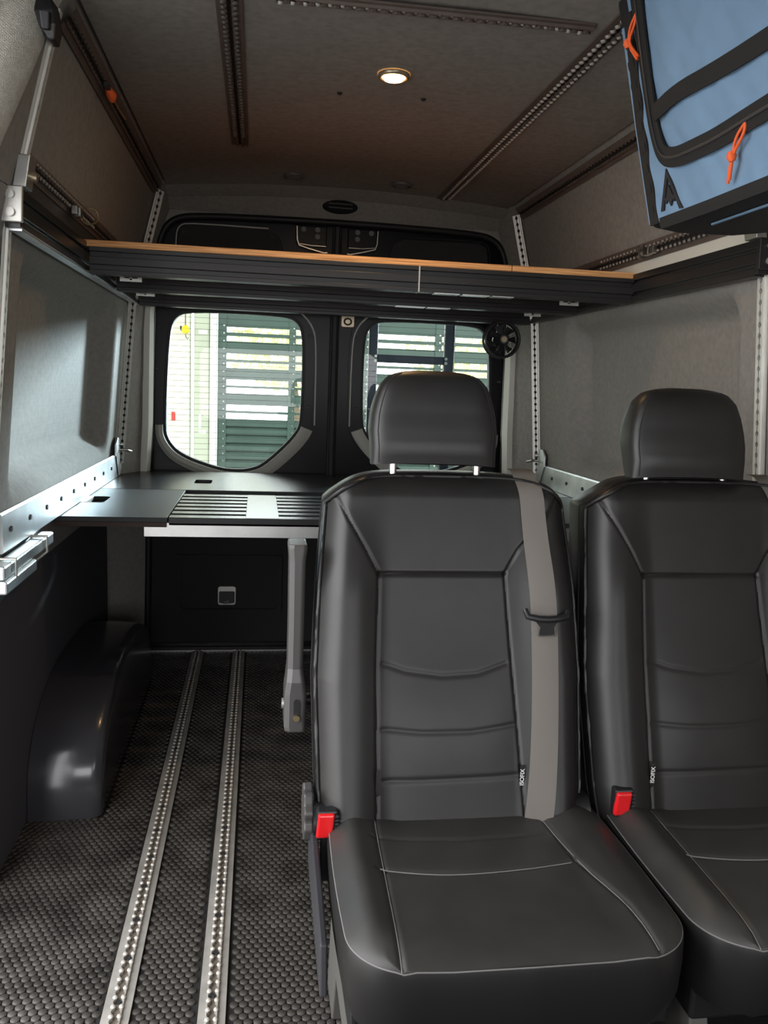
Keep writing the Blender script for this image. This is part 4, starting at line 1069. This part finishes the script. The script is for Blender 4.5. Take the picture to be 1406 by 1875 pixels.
# printed peak logo
lg = G()
def tri(P, o=.0085): lg.add([bp_(y, h, o) for y, h in P]+[bp_(y, h, o-.004) for y, h in P], [tuple(range(len(P)))]+[(i, (i+1) % len(P), len(P)+(i+1) % len(P), len(P)+i) for i in range(len(P))])
tri([(1.619, .094), (1.662, .021), (1.651, .021), (1.618, .078)]); tri([(1.619, .094), (1.618, .078), (1.589, .013), (1.577, .012)])
tri([(1.642, .046), (1.633, .042), (1.627, .051), (1.619, .064), (1.611, .050), (1.605, .041), (1.597, .044), (1.604, .030), (1.610, .037), (1.619, .024), (1.628, .038), (1.636, .031)])
lg.obj('printed_logo', 'logo_print', bag)
def cordloop(pts, name):
    g = G(); P = [bp_(y, h, o) for y, h, o in pts]; g.tube(chaikin([tuple(p) for p in P], 2, False), .0027, 8); return g
top = (1.632, .375)
def pull(y, h, dy, dh, tail):
    g = cordloop([(y, h, .014), (y+dy*.35+.014, h+dh*.4, .018), (y+dy-.002, h+dh, .020), (y+dy+tail[0], h+dh+tail[1], .018)], '')
    P = [bp_(a, b, o) for a, b, o in [(y, h, .014), (y+dy*.35-.012, h+dh*.4, .018), (y+dy+.002, h+dh, .020), (y+dy+tail[0]+.006, h+dh+tail[1]-.004, .018)]]
    g.tube(chaikin([tuple(p) for p in P], 2, False), .0027, 8)
    c = bp_(y+dy, h+dh, .021); g.tube([tuple(c-BU*.008), tuple(c), tuple(c+BU*.008)], [.005, .0085, .005], 10)
    g.obj('zip_pull', 'orange_cord', bag, smooth=60)
pull(1.632, .383, .040, -.040, (-.030, -.034))
pull(1.333, .100, .040, -.042, (.020, -.034))
# straps holding it to the wall tracks
for y in (1.62, 1.05): G().box(1.08, 1.115, y-.015, y+.015, 1.60, 1.90).obj('hanger_strap', 'black_webbing', bag, bevel=.002)

# ================================================================== OUTSIDE
struct('ground', G().box(-14, 14, -14, 20, -.50, -.45), 'concrete', 'pale concrete ground outside the van')
GY = 7.0
gate = thing('parking_gate', 'green metal slatted gate behind the van', 'gate', (1.6, GY, -.45))
gaps = [(.883, .928), (.947, .995), (1.086, 1.131), (1.149, 1.197), (1.288, 1.334), (1.353, 1.403), (1.499, 1.540), (1.568, 1.611)]
slats = []
zz = .883
while zz > -.40: slats.append((max(zz-.063, -.44), zz-.006)); zz -= .067
for i in range(1, len(gaps)): slats.append((gaps[i-1][1], gaps[i][0]))
slats += [(1.611, 1.72)]
for a_, b_ in slats:
    pr = [(GY, a_), (GY, b_), (GY+.03, b_), (GY+.03, a_)] if b_-a_ < .05 else [(GY, a_), (GY-.004, a_+.006), (GY-.004, b_-.012), (GY+.006, b_-.006), (GY+.006, b_), (GY+.03, b_), (GY+.03, a_)]
    G().prism(pr, 'x', -.30, 3.6).obj('slat', 'gate_green', gate)
for px in (-.33, .235, .835, 1.435, 2.035, 2.635, 3.235):
    w = .055 if px > -.3 else .07
    st = G().box(px, px+w, GY-.012, GY+.04, -.45, 1.72).obj('stile', 'gate_green', gate, bevel=.003)
    rv = G()
    for k in range(33): rv.cyl((px+w*.7, GY-.016, -.3+k*.06), (px+w*.7, GY-.011, -.3+k*.06), .006, 6)
    rv.obj('rivets', 'steel', st, kind='stuff')
G().box(-.28, 3.5, GY+.014, GY+.028, -.45, .880).obj('backing', 'gate_dark', gate)
wm = G()
for k in range(190): wm.box(-.28+k*.02, -.278+k*.02, GY+.034, GY+.037, .86, 1.66)
wm.obj('wire_mesh', 'wire', gate, kind='stuff')
struct('roof_shade', G().box(-6, 7, 4.3, 7.3, 2.95, 3.2), 'concrete', 'unseen concrete slab added to shade the parking gate')  # out of view, added to darken the gate and cream wall
struct('wall_garage', G().box(-5, -.545, 6.95, 7.15, -.45, 3.2), 'cream_plaster', 'cream plastered wall left of the gate', bevel=.01)
c = thing('gate_column', 'grey green gate column with small stickers beside the cream wall', 'column', (-.43, GY, -.45))
G().box(-.515, -.395, GY-.02, GY+.15, -.45, 2.3).obj('column', 'grey_column', c, bevel=.006)
G().box(-.39, -.335, GY-.05, GY+.1, -.45, 2.3).obj('pale_post', 'pale_post', c, bevel=.015)
for x0_, x1_, z0_, z1_, mm in ((-.48, -.41, 1.545, 1.575, 'pale_post'), (-.48, -.41, 1.150, 1.168, 'pale_post'), (-.475, -.455, .80, .91, 'white_print'), (-.475, -.415, .757, .785, 'pale_post'), (-.435, -.398, .955, .985, 'white_print')):
    G().box(x0_, x1_, GY-.024, GY-.019, z0_, z1_).obj('sticker', mm, c)
o = thing('pull_cord', 'yellow ball on a cord hanging by the cream wall', 'cord', (-.575, 6.88, 1.55))
G().cyl((-.573, 6.88, 1.60), (-.573, 6.88, 3.1), .004, 6).obj('cord', 'dark_plastic', o)
G().tube([(-.573, 6.88, z) for z in (1.535, 1.545, 1.565, 1.585, 1.60)], [.012, .026, .032, .026, .01], 12).obj('ball', 'yellow_ball', o, smooth=60)
G().tube([(-.61, 6.90, 1.59), (-.605, 6.88, 1.565), (-.585, 6.87, 1.555)], .008, 6).obj('toggle', 'dark_plastic', o, smooth=60)
G().tube([(-.573, 6.88, 1.53), (-.565, 6.88, 1.50), (-.555, 6.88, 1.49), (-.552, 6.88, 1.51)], .003, 6).obj('cord_end', 'dark_plastic', o, smooth=60)
o = G().box(-.685, -.655, 6.944, 6.95, .855, .925).obj('wall_label', 'red_sign'); tag(o, 'small red label stuck on the cream wall', 'label')
# ladder on the right rear door
ld = thing('rear_ladder', 'dark blue ladder mounted outside the right rear door', 'ladder', (.70, 3.95, 0))
for xa in (.497, .852): G().box(xa, xa+.042, 3.93, 3.965, .0, 2.05).obj('rail', 'ladder_blue', ld, bevel=.006)
for zz in (.45, .87, 1.318, 1.75):
    rg = G().box(.538, .853, 3.935, 3.96, zz-.018, zz+.018).obj('rung', 'ladder_blue', ld, bevel=.004)
    for xa in (.530, .861):
        for dz in (-.010, .010): G().cyl((xa, 3.926, zz+dz), (xa, 3.936, zz+dz), .007, 8).obj('bolt', 'steel', rg)
G().box(.8945, .9005, 3.925, 3.965, .0, 2.05).obj('rail_edge', 'aluminium', ld)
for zz in (.2, 1.65): G().box(.505, .885, 3.80, 3.94, zz-.012, zz+.012).obj('standoff', 'ladder_blue', ld)
# trees beyond the gate
def tree(x, y, h, rad, lab):
    t = thing('tree', lab, 'tree', (x, y, -.45), 'trees beyond the gate')
    G().tube([(x, y, -.45), (x+.05, y, h*.3), (x, y+.05, h*.6)], [.14, .11, .06], 10).obj('trunk', 'bark', t, smooth=60)
    g = G(); rnd = random.Random(int(x*100))
    for k in range(1500):
        while True:
            p = Vector((rnd.uniform(-1, 1), rnd.uniform(-1, 1), rnd.uniform(-1, 1)))
            if p.length < 1: break
        c = Vector((x, y, h*.74))+Vector((p.x*rad, p.y*rad, p.z*h*.28))
        a = Vector((rnd.gauss(0, 1), rnd.gauss(0, 1), rnd.gauss(0, 1))).normalized(); b = a.orthogonal().normalized(); s = rnd.uniform(.05, .11)
        g.add([c-a*s, c+b*s*.5, c+a*s, c-b*s*.5], [(0, 1, 2, 3)])
    g.obj('foliage', 'leaf', t, kind='stuff')
tree(.51, 13.5, 2.3, 1.05, 'leafy tree seen through the gate gaps behind the left rear window')
tree(3.6, 12.6, 2.35, 1.5, 'leafy tree seen through the gate gaps behind the right rear window')
